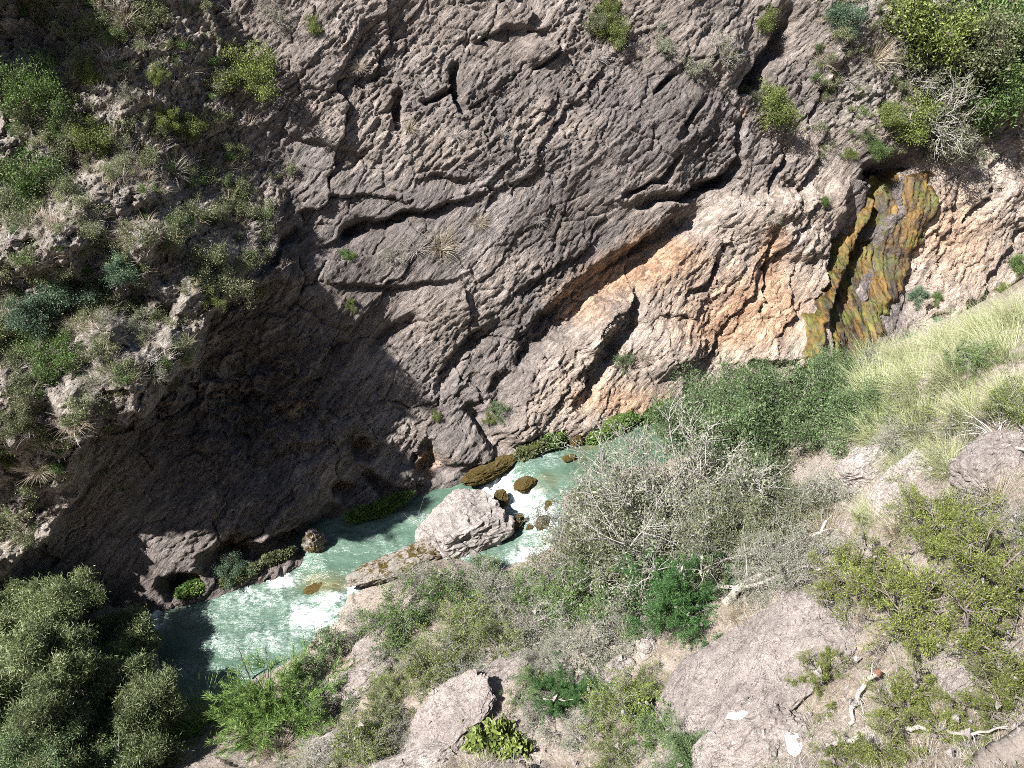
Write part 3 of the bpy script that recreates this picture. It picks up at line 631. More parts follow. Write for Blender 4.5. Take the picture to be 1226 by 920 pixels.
# ------------------------------------------------------------------ MOSS along the cliff foot
def moss_cushion(label, u, v, z, sx, sy, sz, mat, seed, yaw=.45):
    t = thing("moss_cushion", frame(on_level(u, v, z), (-.1, -.3, 1), yaw), label, "moss"); sx, sy, sz = sx * .9, sy * .8, sz * .8
    m_ = rock_mesh("moss_cushion", mat, seed, 8, 4, .35); m_.transform(Matrix.Diagonal((sx, sy, sz, 1))); child("cushion", m_, t)
    v_, f_ = ICO[5]; rng = np.random.default_rng(seed); n_ = int(2600 * sx / .5); i = rng.choice(len(v_), n_); dn = v_[i]; q = dn[:, 2] > -.3; dn = dn[q]
    p = dn * np.array([sx, sy, sz]) * (1 + .25 * perlin3(dn[:, 0] * 3, dn[:, 1] * 3, dn[:, 2] * 3, seed))[:, None] * rng.uniform(.85, 1.2, (len(dn), 1))
    lv = leaves(seed, np.concatenate([p, dn], 1), 2, .085, .055, out=.8, jitter=.03, along=.7, patch=.5)
    child("leaflets", mk_mesh("moss_leaflets", lv[0], lv[1], M['L_green'] if mat is M['moss'] else M['L_olive'], False, attrs={"tint": lv[2]}), t)
moss_cushion("bright green moss cushion at the cliff foot above the olive pool", 733, 513, 1.05, .85, .28, .32, M['moss'], 41)
moss_cushion("bright green moss cushion nearest the dark green bushes at the cliff foot", 787, 494, 1.1, .6, .26, .28, M['moss'], 42)
moss_cushion("small green moss cushion at the cliff foot beside rippling pool water", 662, 528, 1.0, .38, .26, .28, M['moss'], 43)
moss_cushion("dull moss strip on the cliff foot just above the cascade", 636, 538, .95, .5, .24, .2, M['mossd'], 44)
moss_cushion("long green moss strip under a pale rock nose by green water", 462, 606, .5, .75, .18, .22, M['moss'], 45)
moss_cushion("short green moss cushion at the shaded end of the long moss strip", 428, 616, .5, .3, .18, .2, M['moss'], 46)
moss_cushion("yellowish moss cushion on the lowest shaded rock lip above foaming water", 232, 704, .22, .42, .22, .2, M['moss'], 47)
moss_cushion("dark moss strip along the shaded cliff foot beneath the small sapling", 285, 690, .25, .6, .16, .16, M['mossd'], 48)
moss_cushion("thin dark moss strip leading to the stone in shadow", 330, 668, .3, .5, .13, .13, M['mossd'], 49)
# ------------------------------------------------------------------ MOSS SEEP on the right wall
def drape(parent, name, poly, seed, lift, cellw):
    poly = [(x - 34 * float(sstep(270, 420, y)), y - 6 * float(sstep(300, 430, y))) for x, y in poly]
    us = [p[0] for p in poly]; vs_ = [p[1] for p in poly]
    a = np.arange(min(us) - 8, max(us) + 8, 1.1); b = np.arange(min(vs_) - 8, max(vs_) + 8, 1.1); U, V = np.meshgrid(a, b)
    n = 7 * fbm(U * .05, V * .03, 3, seed); ins = softpoly(U + n, V + n * .5, poly, 9)
    P = plane_pt(U, V) + NRM * at_grid(SMOOTH, U, V)[..., None]; x = (P - P0) @ SD; y = (P - P0) @ UPV
    fl = ridged((x - .38 * y) * cellw + .3 * fbm(x, y * .6, 2, seed + 9), y * .16, 4, seed + 3, .6)
    off = -.25 + ins * (.25 + lift + .10 * fl + .06 * fbm((x - .38 * y) * 8, y * 1.5, 4, seed + 5, .65))
    m = ins > .04; fm = m[:-1, :-1] & m[1:, :-1] & m[:-1, 1:] & m[1:, 1:]
    child(name, mk_mesh(name, P + NRM * off[..., None], gridfaces(len(a), len(b), fm)[:, ::-1], M['seep'], colors={"bed": np.stack([(x - .38 * y + .25 * fbm(x, y, 3, 63)) * 2.6, y * .32, off], -1).reshape(-1, 3)}), parent)
sp_ = thing("moss_seep", Matrix.Identity(4), "ochre and green mossy seep hanging in two wet curtains down the right wall", "moss seep")
drape(sp_, "curtain", [(1044,232),(1054,234),(1046,272),(1026,314),(1004,356),(986,396),(974,432),(958,440),(962,408),(980,368),(1000,326),(1022,276)], 61, .5, 2.2)
drape(sp_, "curtain", [(1076,208),(1112,204),(1110,252),(1100,300),(1090,345),(1066,385),(1050,418),(1024,440),(985,458),(960,446),(978,420),(1004,384),(1028,338),(1052,285)], 62, .22, 2.2)
# ------------------------------------------------------------------ CLIFF PLANTS
def outv(u, v, k=.55): return tuple(NRM * k + np.array([0, 0, 1 - k * .4]))
def cp_(kind, label, u, v, rpx, cat=None, k=None, sq=1., tilt=.55, lift=0.):
    p = on_cliff(u, v); f = project(p)[2]; sz = rpx * f / FPX
    tus = kind in ('straw', 'pale', 'lilac', 'grass')
    p = p - np.array([0, 0, sz * (.35 if not tus else .25)]) + NRM * lift
    plant(kind, "grass_tussock" if tus else ("dry_shrub" if 'twig' in kind else "shrub"), label, cat or ("grass" if tus else "shrub"), p, sz * (1.1 if not tus else 1.15), outv(u, v, tilt), None, "grass tufts clinging to the cliff" if tus else "shrubs growing on the cliff", k, sq)
CLIFF_PLANTS = [
 ('green', "dark green shrub beside the black corner shadow, upper of two there", 45, 112, 38), ('yg', "light green shrub on sunlit rubble right of the black corner shadow", 106, 92, 20),
 ('yg', "bright shrub in the middle of the upper left slope above a long shadow", 112, 168, 26), ('green', "round green shrub at the left frame edge over a pale rubble patch", 32, 216, 42),
 ('yg', "narrow yellow-green shrub with twin tops on the upper left rubble", 224, 156, 19), ('yg', "slim yellow-green shrub directly left of the twin topped shrub", 199, 145, 15),
 ('yg', "small leafy sprig above the slim shrub on upper rubble", 188, 92, 12), ('yg', "yellow-green bush throwing a long diagonal shadow over bare rock", 302, 92, 33),
 ('yg', "tiny bright shrub alone on pale rock near the top frame edge", 373, 33, 12), ('yg', "tiny bright sprig high on the rubble near the top left shadow", 176, 34, 8),
 ('yg', "tiny sprig under the topmost bright sprig beside the black shadow", 143, 46, 8), ('green', "flat leafy plant between two rock lumps left of the slope", 62, 158, 18),
 ('olive', "olive bush leaning out at the rim just above the black hollow", 258, 328, 36), ('yg', "fresh green shoot hanging beneath the olive rim bush", 252, 356, 15),
 ('teal', "blue-green bush nearest the olive rim bush on the left slope", 147, 318, 22), ('teal', "wide blue-green bush in the middle of the lower left slope", 92, 344, 34),
 ('teal', "blue-green bush hanging below the wide blue-green one", 50, 370, 32), ('green', "leafy bush half in black shade, lowest large bush on the left slope", 62, 436, 36),
 ('yg', "sunlit yellow-green bush at the left frame edge in the shaded gully", 14, 412, 34), ('green', "small bright shrub on the brink of the hollow beside grey twigs", 195, 440, 14),
 ('greygreen', "pale grey shrub right of the blue-green bushes", 165, 395, 22), ('twig', "grey leafless shrub left of the small bright brink shrub", 172, 442, 26),
 ('twig', "grey leafless shrub hanging lower on the brink of the hollow", 118, 466, 24), ('straw', "straw coloured tussock drooping beneath the grey leafless shrubs", 88, 500, 24),
 ('straw', "straw tussock at the lower end of the brink", 112, 522, 22), ('twig', "grey shrub on pale rubble between the blue-green bushes and the brink", 133, 388, 22),
 ('olive', "low olive cushion on the left frame edge above pale rubble", 22, 500, 22), ('yg', "pale green sprig on rubble at the left frame edge", 14, 548, 14), ('straw', "straw tussock left of the pale green frame-edge sprig", 45, 560, 20),
 ('straw', "broad dry tussock below the round green shrub", 62, 272, 24), ('lilac', "grey dead tussock in the middle of the left slope", 112, 262, 20), ('straw', "dry tussock over the blue-green bush", 158, 282, 18),
 ('lilac', "grey dead tussock under the twin topped shrub", 206, 205, 20), ('straw', "straw tussock left of the dead grey tussock", 172, 215, 18), ('straw', "straw tussock at the right border of the left slope", 243, 192, 18),
 ('olive', "small olive shrub directly above the olive rim bush", 252, 262, 17), ('twig', "thin grey shrub high on the rubble near two bright sprigs", 158, 112, 18), ('straw', "dry tussock between top frame edge and the light green shrub", 148, 20, 20),
 ('twig', "grey shrub at the top frame edge left of the tiny bright shrub", 330, 20, 20), ('straw', "dry tussock above the bush with the long shadow", 268, 55, 16), ('olive', "olive shrub in the black corner shadow", 78, 150, 16),
 ('lilac', "pale tuft, topmost in the black hollow", 268, 450, 17), ('lilac', "pale tuft beside a reddish rock scar at the hollow brink", 192, 488, 13), ('pale', "greenish tuft on the left wall of the black hollow", 131, 514, 12),
 ('lilac', "small pale tuft in the centre of the black hollow", 244, 560, 12), ('lilac', "pale tuft low on the left wall of the hollow", 160, 568, 12), ('pale', "thin green tuft lowest in the black hollow", 147, 584, 11),
 ('lilac', "pale tuft alone on the right side of the hollow", 315, 531, 10), ('lilac', "grey tuft at the lower left end of the hollow", 80, 608, 14), ('lilac', "tiny tuft between the central tuft and the brink", 222, 535, 8), ('straw', "tiny straw tuft on reddish rock right of the hollow", 350, 524, 9),
 ('straw', "golden upright tuft alone in the middle of the bare cliff", 571, 264, 15), ('straw', "wide dry tussock below the long horizontal crack", 526, 292, 22), ('lilac', "grey tussock touching the wide dry one on its left", 498, 296, 17),
 ('twig', "little grey shrub left of the dry tussocks under the crack", 470, 306, 15), ('green', "tiny green shrub left of the little grey shrub under the crack", 415, 304, 10), ('yg', "tiny yellow-green shoot alone on dark bare rock", 420, 365, 8),
 ('yg', "speck of green leaves on furrowed rock above the foot caves", 519, 497, 7), ('dtwig', "dry shrub at the foot of the shaded slot", 600, 496, 17), ('yg', "green sprig beside the dry shrub at the slot foot", 586, 502, 9),
 ('straw', "small dry tuft on pale rock near the top centre-left", 428, 80, 12), ('lilac', "small grey tuft beneath the dark vertical crack", 545, 160, 14), ('lilac', "grey tuft on a bare rib right of the vertical crack", 600, 158, 12), ('straw', "small straw tuft left of the dark vertical crack", 490, 152, 12),
 ('yg', "bright shrub high in the vegetated notch at top centre", 726, 12, 15), ('yg', "larger bright shrub lower in the notch at top centre", 733, 42, 19), ('olive', "olive shrub left in the notch at top centre", 712, 30, 16), ('lilac', "dead grass hanging out of the notch at top centre", 716, 66, 16),
 ('greygreen', "grey shrub right of the top centre notch", 790, 54, 19), ('twig', "bare grey shrub between the notch and the deep diagonal crack", 866, 62, 22), ('greygreen', "grey-green shrub under the bare grey shrub near the diagonal crack", 830, 84, 21),
 ('yg', "bright round bush at the lower end of the deep diagonal crack", 926, 124, 30), ('olive', "low olive shrub left of the bright round bush", 893, 112, 14), ('yg', "yellow-green shrub at the top of the deep diagonal crack", 912, 26, 17),
 ('teal', "blue-green shrub at the top frame edge right of the diagonal crack", 1005, 18, 23), ('straw', "dry grass beard hanging under the blue-green top shrub", 1046, 66, 26), ('straw', "dry tuft on rubble right of the bright round bush", 985, 72, 16), ('lilac', "grey tuft beside the dry grass beard", 1018, 95, 14),
 ('yg', "bright creeping plant above the moss seep", 1060, 140, 16), ('green', "fresh green plant at the lip of the moss seep", 1048, 176, 15), ('yg', "little yellow-green plant left of the seep lip", 1018, 186, 9), ('green', "tiny green plant in a crack left of the moss seep", 985, 243, 8),
 ('yg', "tall yellow-green bush at the top of the right thicket", 1098, 32, 58), ('green', "dense green bush in the top right corner", 1196, 30, 60), ('olive', "olive bush in the middle of the right thicket", 1140, 62, 60), ('green', "shaded dark bush low in the right thicket", 1156, 116, 55),
 ('twig', "white leafless bush in front of the right thicket above the seep", 1106, 128, 55), ('twig', "small white leafless bush at the left of the right thicket", 1086, 84, 36), ('greygreen', "grey-green bush trailing from the thicket over the right wall", 1130, 176, 36), ('yg', "leafy bush at the left edge of the right thicket", 1082, 146, 34), ('dtwig', "dark twiggy bush at the right frame edge beneath the corner bush", 1204, 100, 42), ('straw', "dry grass above the pale right wall", 1210, 140, 20),
 ('teal', "blue-green grassy plant on a nose right of the seep", 1091, 356, 13), ('green', "little green plant beside the blue-green one right of the seep", 1120, 358, 8), ('lilac', "dead grass hanging under the nose right of the seep", 1098, 385, 15), ('green', "bright green plant on the right wall at the frame edge", 1216, 318, 14), ('yg', "smaller bright plant below the frame-edge plant", 1200, 348, 11),
 ('dtwig', "dry wisps on the orange block under the slot", 738, 430, 13), ('straw', "dry tuft on the pale block right of the slot", 770, 428, 10), ('lilac', "grey tuft beside a crack on the right wall", 860, 262, 9), ('twig', "thin sapling with grey twigs on the pale buttress left of the seep", 925, 262, 11), ('straw', "dry tuft on the boss near the top centre", 640, 215, 9), ('lilac', "faded tuft on bare rock above the golden tuft", 645, 262, 10),
]
for kind, label, u, v, r in CLIFF_PLANTS: cp_(kind, label, u, v, r)
cp_('teal', "pale blue-green sapling leaning from the shaded cave at the cliff foot", 277, 672, 19, lift=.5)
# stuff: dry undergrowth nobody could count on the left slope and around the right thicket
def scatter_stuff(name, label, pts, mat, bl, seed):
    rng = np.random.default_rng(seed); Vs, Fs, Ts = [], [], []; off = 0
    for p, s in pts:
        V, F, T = bl[rng.integers(len(bl))]; a = rng.uniform(0, 6.28); c_, s_ = math.cos(a), math.sin(a)
        Vr = np.stack([V[:, 0] * c_ - V[:, 1] * s_, V[:, 0] * s_ + V[:, 1] * c_, V[:, 2]], 1) * s + p
        Vs.append(Vr); Fs.append(F + off); Ts.append(np.clip(T + rng.normal() * .12, 0, 1)); off += len(V)
    link(name, mk_mesh(name, np.concatenate(Vs), np.concatenate(Fs), mat, True, attrs={"tint": np.concatenate(Ts)}), kind="stuff", label=label, category="undergrowth")
tuft = [blades(700 + i, 34, 1.0, 1.2, .022, .9, .3, 3) for i in range(5)]
rng = np.random.default_rng(5); U = rng.uniform(-90, 350, 5200); V = rng.uniform(-60, 660, 5200)
dens = softpoly(U, V, SHELF, 25) * (.12 + .6 * (fbm(U * .022, V * .022, 3, 801) > .05)) + .015; keep = rng.random(5200) < dens; U, V = U[keep], V[keep]
U2 = rng.uniform(970, 1300, 700); V2 = rng.uniform(-60, 190, 700); U = np.concatenate([U, U2]); V = np.concatenate([V, V2])
P = on_cliff(U, V); sz = rng.uniform(.12, .42, len(U)); half = rng.random(len(U))
scatter_stuff("undergrowth", "dry straw undergrowth covering the left slope and the thicket ledge", [(P[i], sz[i]) for i in np.where(half < .55)[0]], M['G_straw'], tuft, 1)
scatter_stuff("undergrowth", "grey dead undergrowth covering the left slope and the thicket ledge", [(P[i], sz[i]) for i in np.where((half >= .55) & (half < .87))[0]], M['G_lilac'], tuft, 2)
scatter_stuff("undergrowth", "olive green undergrowth dotted over the left slope", [(P[i], sz[i] * .8) for i in np.where(half >= .87)[0]], M['L_olive'], tuft, 3)
lf5 = []
for i in range(4):
    sg, pt = grow(640 + i, 7, .8, 1.2, (5,), .3, .05, .02); V, F, T = leaves(650 + i, pt, 4, .09, .04, jitter=.1, patch=.3); lf5.append((V, F, T))
q = np.where(rng.random(len(U)) < .34)[0]
scatter_stuff("undergrowth", "low dark leafy scrub scattered over the left slope and thicket ledge", [(P[i], rng.uniform(.18, .5)) for i in q], M['L_olive'], lf5, 7)
q = np.where(rng.random(len(U)) < .07)[0]
scatter_stuff("undergrowth", "low green leafy scrub scattered over the left slope and thicket ledge", [(P[i], rng.uniform(.15, .42)) for i in q], M['L_green'], lf5, 8)
# ------------------------------------------------------------------ NEAR BANK ROCKS
def bank_up(p, k=.6):
    e = .4; zx = (bank_lookup(p[0] + e, p[1]) - bank_lookup(p[0] - e, p[1])) / (2 * e); zy = (bank_lookup(p[0], p[1] + e) - bank_lookup(p[0], p[1] - e)) / (2 * e)
    return (-float(zx) * k, -float(zy) * k, 1.)
def brock(label, u, v, size, seed, yaw=0., mat=PINK, sink=0., n=5, cat="rock", name="boulder", k=.8, **kw):
    p = on_bank(u, v); return rock(name, cat, label, p + np.array([0, 0, sink]), size, mat, seed, yaw, bank_up(p, k), None, n, **kw)
brock("largest pinkish-grey outcrop on the near bank, strewn with pale litter", 905, 812, (2.1, 1.45, .62), 101, .45, sink=-.12, n=6, planes=16, flat=.72, amp=.07, name="rock_outcrop", cat="rock outcrop")
brock("lower shoulder of rock below the largest outcrop at the bottom frame edge", 905, 905, (1.05, .7, .5), 102, .2, sink=-.15, n=6, name="rock_outcrop", cat="rock outcrop")
brock("flat grey slab tilted toward the river beside the broad-leaved plant", 545, 858, (.95, .62, .42), 103, .6, sink=.02, n=6, planes=9, flat=.55, amp=.12)
brock("grey slab upslope behind the flat slab beside the broad-leaved plant", 610, 806, (.85, .45, .36), 104, .5, sink=.0)
brock("grey rock by the river shade left of the green bushes", 448, 778, (.75, .42, .40), 105, .4)
brock("low rock with a dark gap under it at the river side", 432, 818, (.85, .36, .34), 106, .5)
brock("pinkish slab at the bottom frame edge below the flat slab", 500, 915, (.9, .4, .25), 107, .2, mat=PALE)
brock("dark cleft rock under the white rock knob", 742, 805, (.46, .28, .34), 108, .7)
brock("white rock knob at the upper tip of the pink outcrop", 774, 778, (.22, .18, .24), 109, .3, mat=PALE)
brock("white angular rock on the crest behind pale grass", 1040, 565, (.55, .5, .62), 110, .4, mat=PALE, n=6)
brock("pale rock slab on the crest below the white angular rock", 1075, 590, (.8, .4, .3), 111, .4, mat=PALE)
brock("grey rock under arching dead stems at the right frame edge", 1190, 560, (.7, .5, .4), 112, .4)
brock("small pale rock low among grass at the bottom left of the slabs", 400, 892, (.5, .32, .24), 113, .1, mat=PALE)
brock("grey rock in leaf shade right of the juniper branches", 1150, 810, (.5, .35, .25), 114, .9)
def chip(label, u, v, pts, th, scale):
    p = on_bank(u, v); d = raydir(u, v); t = np.arange(4, 40, .01)
    n = len(pts); q = np.array(pts, float) * scale; V = np.concatenate([np.c_[q, np.full(n, th)], np.c_[q, np.zeros(n)]]); cx = np.array([[*q.mean(0), th * 1.05], [*q.mean(0), 0]])
    V = np.concatenate([V, cx]); F = []
    for i in range(n):
        j = (i + 1) % n; F += [(i, j, 2 * n), (j + n, i + n, 2 * n + 1), (i, i + n, j + n), (i, j + n, j)]
    dg = bpy.context.evaluated_depsgraph_get(); dg.update(); hit, loc, nor, *_ = S.ray_cast(dg, Vector(CAM), Vector(d).normalized())
    up = (0, 0, 1) if not hit else tuple(nor * .6 + Vector((0, 0, .6)))
    if not hit: loc = Vector(p)
    link("stone_chip", mk_mesh("stone_chip", V, F, M['chalk'], False), None, frame(loc, up, 0, 1), label=label, category="stone")
chip("upright white notched stone chip on the pink outcrop near the bottom edge", 950, 888, [(-.9,-1.1),(-.3,-1.5),(.5,-1.3),(.9,-.6),(.7,.3),(.95,1.1),(.5,1.35),(.05,.35),(-.45,.95),(-.8,.2)], .05, .17)
chip("flat white stone chip left of the notched chip on the outcrop", 884, 857, [(-1.3,-.3),(-.3,-.4),(.8,-.2),(1.2,.1),(.4,.45),(-.2,.2),(-.9,.25)], .05, .17)
# ------------------------------------------------------------------ NEAR BANK PLANTS
for k in range(3):
    sg, pt = grow(110 + k, 34, .95, 1.1, (9, 7), .20, .03, .010, seg=5); proto('bare', k, M['grey'], M['L_grey'], sg, leaves(113 + k, pt[::2], 2, .026, .010)); proto('barel', k, M['grey'], M['L_olive'], sg, leaves(118 + k, pt, 2, .03, .011, jitter=.03))      # big grey twig bush
    sg, pt = grow(120 + k, 20, .85, 1.2, (8, 6), .22, .03, .012); proto('mixed', k, M['grey'], M['L_green'], sg, leaves(123 + k, pt[::2], 3, .045, .016, patch=.3))
    proto('mixedyg', k, M['grey'], M['L_yg'], sg, leaves(125 + k, pt[::2], 3, .04, .014, patch=.3))
    proto('drymix', k, M['grey'], M['L_grey'], sg, leaves(127 + k, pt[::3], 2, .04, .014))
    sg, pt = grow(130 + k, 22, .85, 1.25, (8, 6), .2, .05, .014); proto('soft', k, M['greyd'], M['L_dark'], sg, leaves(133 + k, pt, 5, .04, .012, jitter=.05, patch=.3))
    sg, pt = grow(140 + k, 26, 1.0, 1.0, (16,), .12, .02, .012, seg=8, ratio=.3, ang=.9); proto('feather', k, M['L_viv'], M['L_viv'], sg, leaves(143 + k, pt, 7, .05, .006, out=.8, jitter=.012, along=.5, patch=.2))
    sg, pt = grow(150 + k, 75, 1.0, 1.15, (7,), .10, .0, .011, seg=7, ratio=.3, ang=.6); proto('spray', k, M['L_bright'], M['L_bright'], sg, leaves(153 + k, pt, 5, .07, .007, out=.5, jitter=.01, along=.9, patch=.2))
    sg, pt = grow(160 + k, 8, .85, 1.1, (7, 7), .22, .05, .024, ang=.75); proto('junip', k, M['greyd'], M['L_conif'], sg, leaves(163 + k, pt, 5, .036, .008, out=.6, jitter=.02, along=.7, patch=.2))
    sg, pt = grow(170 + k, 10, .7, 1.2, (5, 3), .25, .05, .014); proto('broad', k, M['bark'], M['L_yg'], sg, leaves(173 + k, pt, 3, .13, .10, jitter=.05, patch=.5))
    for nm, gm, n, dr, wd in (('esparto', 'G_pale', 1500, .35, .008), ('espartod', 'G_straw', 500, .8, .010), ('reed', 'G_green', 420, 1.3, .013)):
        proto(nm, k, None, M[gm], None, blades(180 + k + n, n, 1.0, 1.25 if nm == 'esparto' else 1.05, wd, dr, .55 if nm == 'esparto' else .22, 6, sway=(0, .1)))
def bp(kind, label, u, v, rpx, name="bush", cat="bush", k=None, sq=1., rise=0., group="bushes on the near bank", up=None):
    """root at picture place (u,v) on the near bank, radius in px"""
    p = on_bank(u, v); f = project(p)[2]; sz = rpx * f / FPX
    return plant(kind, name, label, cat, p + np.array([0, 0, rise - .06]), sz, up or (0, 0, 1), None, group, k, sq)
BANK = [
 ('mixedyg', "olive twiggy shrub among the pale crest grass above the angular rock", 1098, 498, 44, .9), ('twig', "grey leafless shrub among pale grass left of the arching dead stems", 1150, 530, 44, .9), ('mixedyg', "olive shrub at the right frame edge above the arching dead stems", 1205, 505, 46, .9), ('mixed', "green twiggy shrub on the crest above pale grass near the frame edge", 1170, 445, 38, .9),
 ('twig', "leafless shrub below the grey rock under the dead stems", 1175, 625, 48, .9), ('mixedyg', "olive shrub between the crest rock slab and the upper junipers", 1105, 628, 44, .9), ('drymix', "grey dry shrub directly right of the angular white rock", 1078, 540, 36, .9), ('drymix', "grey dry shrub at the right frame edge below the grey rock", 1215, 640, 46, .9),
 ('soft', "dark green bush at the very foot of the moss seep", 1000, 470, 44, 1.0), ('soft', "dark green bush between the moss seep foot and the pale cliff", 915, 478, 46, .9), ('greygreen', "grey-green bush at the seep foot touching the pale crest grass", 1040, 452, 34, 1.0),
 ('mixed', "green twiggy bush by the lime spray bush's right side", 405, 850, 44, .9), ('mixedyg', "light bush at the left tip of the pinkish slab", 468, 838, 36, .9), ('drymix', "pale dry bush between the flat slab and yellow-green bushes", 535, 800, 40, .9),
 ('drymix', "dry grey bush on the bank right behind the flat slab", 572, 822, 40, .9), ('mixed', "green bush on the bank between the two grey slabs", 640, 828, 34, .9), ('mixedyg', "yellow-green bush above the upslope grey slab", 598, 780, 46, .9), ('drymix', "pale dry bush under the river-corner bush", 470, 800, 40, .9),
 ('bare', "grey leafless bush in the centre of the bank under the green bushes", 600, 742, 62, .8), ('mixed', "dense green bush below the cascade in the bank's middle", 676, 748, 56, .9), ('drymix', "grey bush between vivid feathery bush and cleft rock", 752, 770, 44, .9), ('mixed', "green bush left of the pink outcrop's foot", 800, 890, 46, .8), ('mixedyg', "yellow bush spilling over the pink outcrop's left edge", 778, 832, 34, .9),
 ('bare', "grey leafless bush in front of the cascade's right stones", 700, 650, 60, 1.0), ('drymix', "pale dry bush at the crest foot left of the white rock", 985, 608, 48, .9), ('bare', "pale leafless bush on the slope below the crest, right of the dark bushes", 950, 690, 70, .9), ('drymix', "dry bush along the dead branch", 905, 712, 44, .9), ('mixed', "leafy green bush below the lower bare bushes", 720, 712, 50, .9),
 ('mixedyg', "dry yellowish bush at the bottom edge left of the pinkish slab", 428, 905, 42, .8), ('drymix', "dry grey bush at the bottom edge by the lime spray bush", 378, 912, 40, .8),
 ('spray', "bright lime-green spray bush on the bank under the foam", 335, 868, 74, .75), ('reed', "arching green grass clump left of the lime-green spray bush", 246, 872, 56, .9), ('reed', "smaller arching grass clump farther left near the green tree", 205, 890, 40, .9),
 ('dtwig', "dark shaded bush at the water edge above the grey rock", 402, 792, 38, 1.0), ('dtwig', "low dark shaded bush between the spray bush and the water", 362, 806, 34, .9),
 ('drymix', "grey bush at the river corner right of the shaded bushes", 432, 758, 42, 1.0), ('mixed', "green bush right of the grey river-corner bush", 486, 756, 52, 1.0), ('mixed', "green bush in front of the white ledge", 548, 724, 46, .9), ('drymix', "dry grey bush between the white ledge and the green bushes", 500, 706, 40, .8),
 ('mixedyg', "yellow-green twiggy bush in the middle of the bank", 562, 776, 56, 1.0), ('drymix', "dry grey bush right of the yellow-green twiggy bush", 640, 764, 58, 1.0), ('mixed', "green bush behind the dry bushes near the cascade", 636, 716, 50, 1.0), ('mixedyg', "light green bush above the grey slab", 520, 812, 44, .9), ('soft', "small green shrub beside boulder base at the water", 575, 690, 26, .9),
 ('bare', "dry leafless bush at the right of the small green shrub", 690, 716, 62, .9), ('drymix', "dry grey thicket above the cleft rock", 706, 780, 54, .9), ('bare', "dull leafless bush left of the cleft rock", 664, 800, 40, .8), ('dtwig', "dark twiggy bush behind the cleft rock", 742, 752, 50, 1.0),
 ('bare', "largest pale leafless bush leaning over the pool", 812, 662, 150, 1.0), ('barel', "grey-green twiggy bush left of the largest leafless one by the cascade", 745, 668, 95, 1.0), ('barel', "dark leafy bush within the pale leafless bushes", 778, 676, 92, 1.0), ('barel', "grey-leaved bush right of the largest leafless bush", 892, 668, 80, 1.0), ('barel', "dark bush beneath the crest right of the leafless bushes", 940, 640, 62, 1.0),
 ('soft', "dense dark green bush below the moss seep", 940, 545, 92, 1.15), ('soft', "dark green bush left of the densest one at the cliff foot", 868, 540, 78, 1.1), ('soft', "dark green bush hugging the crest under the seep", 996, 525, 70, 1.15), ('soft', "green bush behind the largest leafless bush", 900, 610, 66, 1.0), ('mixed', "thin green bush at the far left of the dark bushes, over the moss", 815, 540, 52, 1.0), ('barel', "grey-green twiggy bush in front of the dark green bushes", 880, 606, 72, 1.0),
 ('feather', "vivid green feathery bush left of the dead branch", 832, 738, 66, .9), ('feather', "smaller vivid feathery bush behind the first", 786, 712, 42, 1.0), ('feather', "small feathery green shrub between the slabs", 672, 838, 36, .9),
 ('broad', "broad-leaved yellow-green plant beside the flat slab", 596, 902, 44, .9), ('mixedyg', "pale yellow-green bush left of the flat slab", 462, 868, 44, 1.0), ('drymix', "straw-grey bush touching the left edge of the flat slab", 478, 890, 30, 1.0), ('mixedyg', "yellowish leafy bush left of the pink outcrop", 748, 862, 54, .9), ('broad', "small broad-leaved plant within the yellowish bush", 768, 850, 26, .9), ('drymix', "pale dry bush right of the broad-leaved plant", 694, 884, 48, .9), ('soft', "dark green bush at the bottom edge under the pink outcrop", 832, 918, 42, .9), ('mixedyg', "low yellow-green bush at the bottom edge right of the pale dry bush", 740, 916, 44, .9), ('drymix', "dry low bush above the broad-leaved plant", 640, 856, 28, .9), ('feather', "thin green plant behind the yellowish leafy bush", 712, 838, 30, .8),
]
for kind, label, u, v, r, sq in BANK:
    nm, ct = ("grass_clump", "grass") if kind == 'reed' else ("bush", "bush")
    bp(kind, label, u, v, r, nm, ct, None, sq)
# pale grass on the crest, right
ESP = [("pale grass clump at the left end of the crest, below the seep", 1058, 470, 56), ("pale grass clump second from the left along the crest", 1108, 462, 58), ("pale grass clump under the dark hole in the wall", 1160, 448, 58), ("pale grass clump at the right frame edge, highest on the crest", 1214, 425, 60),
 ("pale grass clump on the far edge of the crest directly below the moss seep", 1050, 440, 46), ("pale grass clump on the far crest edge below the grassy nose", 1098, 432, 48), ("pale grass clump on the far crest edge beneath the dark hole", 1145, 415, 50), ("pale grass clump on the far crest edge right of the dark hole", 1190, 398, 52), ("pale grass clump on the far crest edge cut by the frame", 1232, 382, 52),
 ("pale grass clump in front of the crest's left end", 1062, 520, 52), ("pale grass clump in front of the second crest clump", 1116, 514, 56), ("pale grass clump above the arching dead stems", 1172, 498, 54), ("pale grass clump at the frame edge above the dead stems", 1224, 480, 50), ("pale grass clump right of the white angular rock", 1096, 566, 46), ("pale grass clump between white rock and dead stems", 1142, 556, 46), ("pale grass clump beneath the crest rock slab", 1052, 618, 36)]
for label, u, v, r in ESP: bp('esparto', label, u, v, r, "grass_clump", "grass", None, .85, group="pale grass clumps on the crest", up=(-.25, .15, 1))
for label, u, v, r in [("dry straw tussock on the pink outcrop beside the dead branch", 918, 772, 46), ("small dry tussock at the root of the dead branch", 886, 738, 30), ("dry straw grass on the slope below the crest rocks", 1080, 640, 44), ("dead grass beside the arching stems at the frame edge", 1200, 600, 44), ("dry grass between the leafless bush and the crest", 990, 640, 36), ("dry tussock at the bottom edge below the lime spray bush", 330, 905, 36)]:
    bp('espartod', label, u, v, r, "grass_clump", "grass", None, .8, group="dry grass clumps on the near bank")
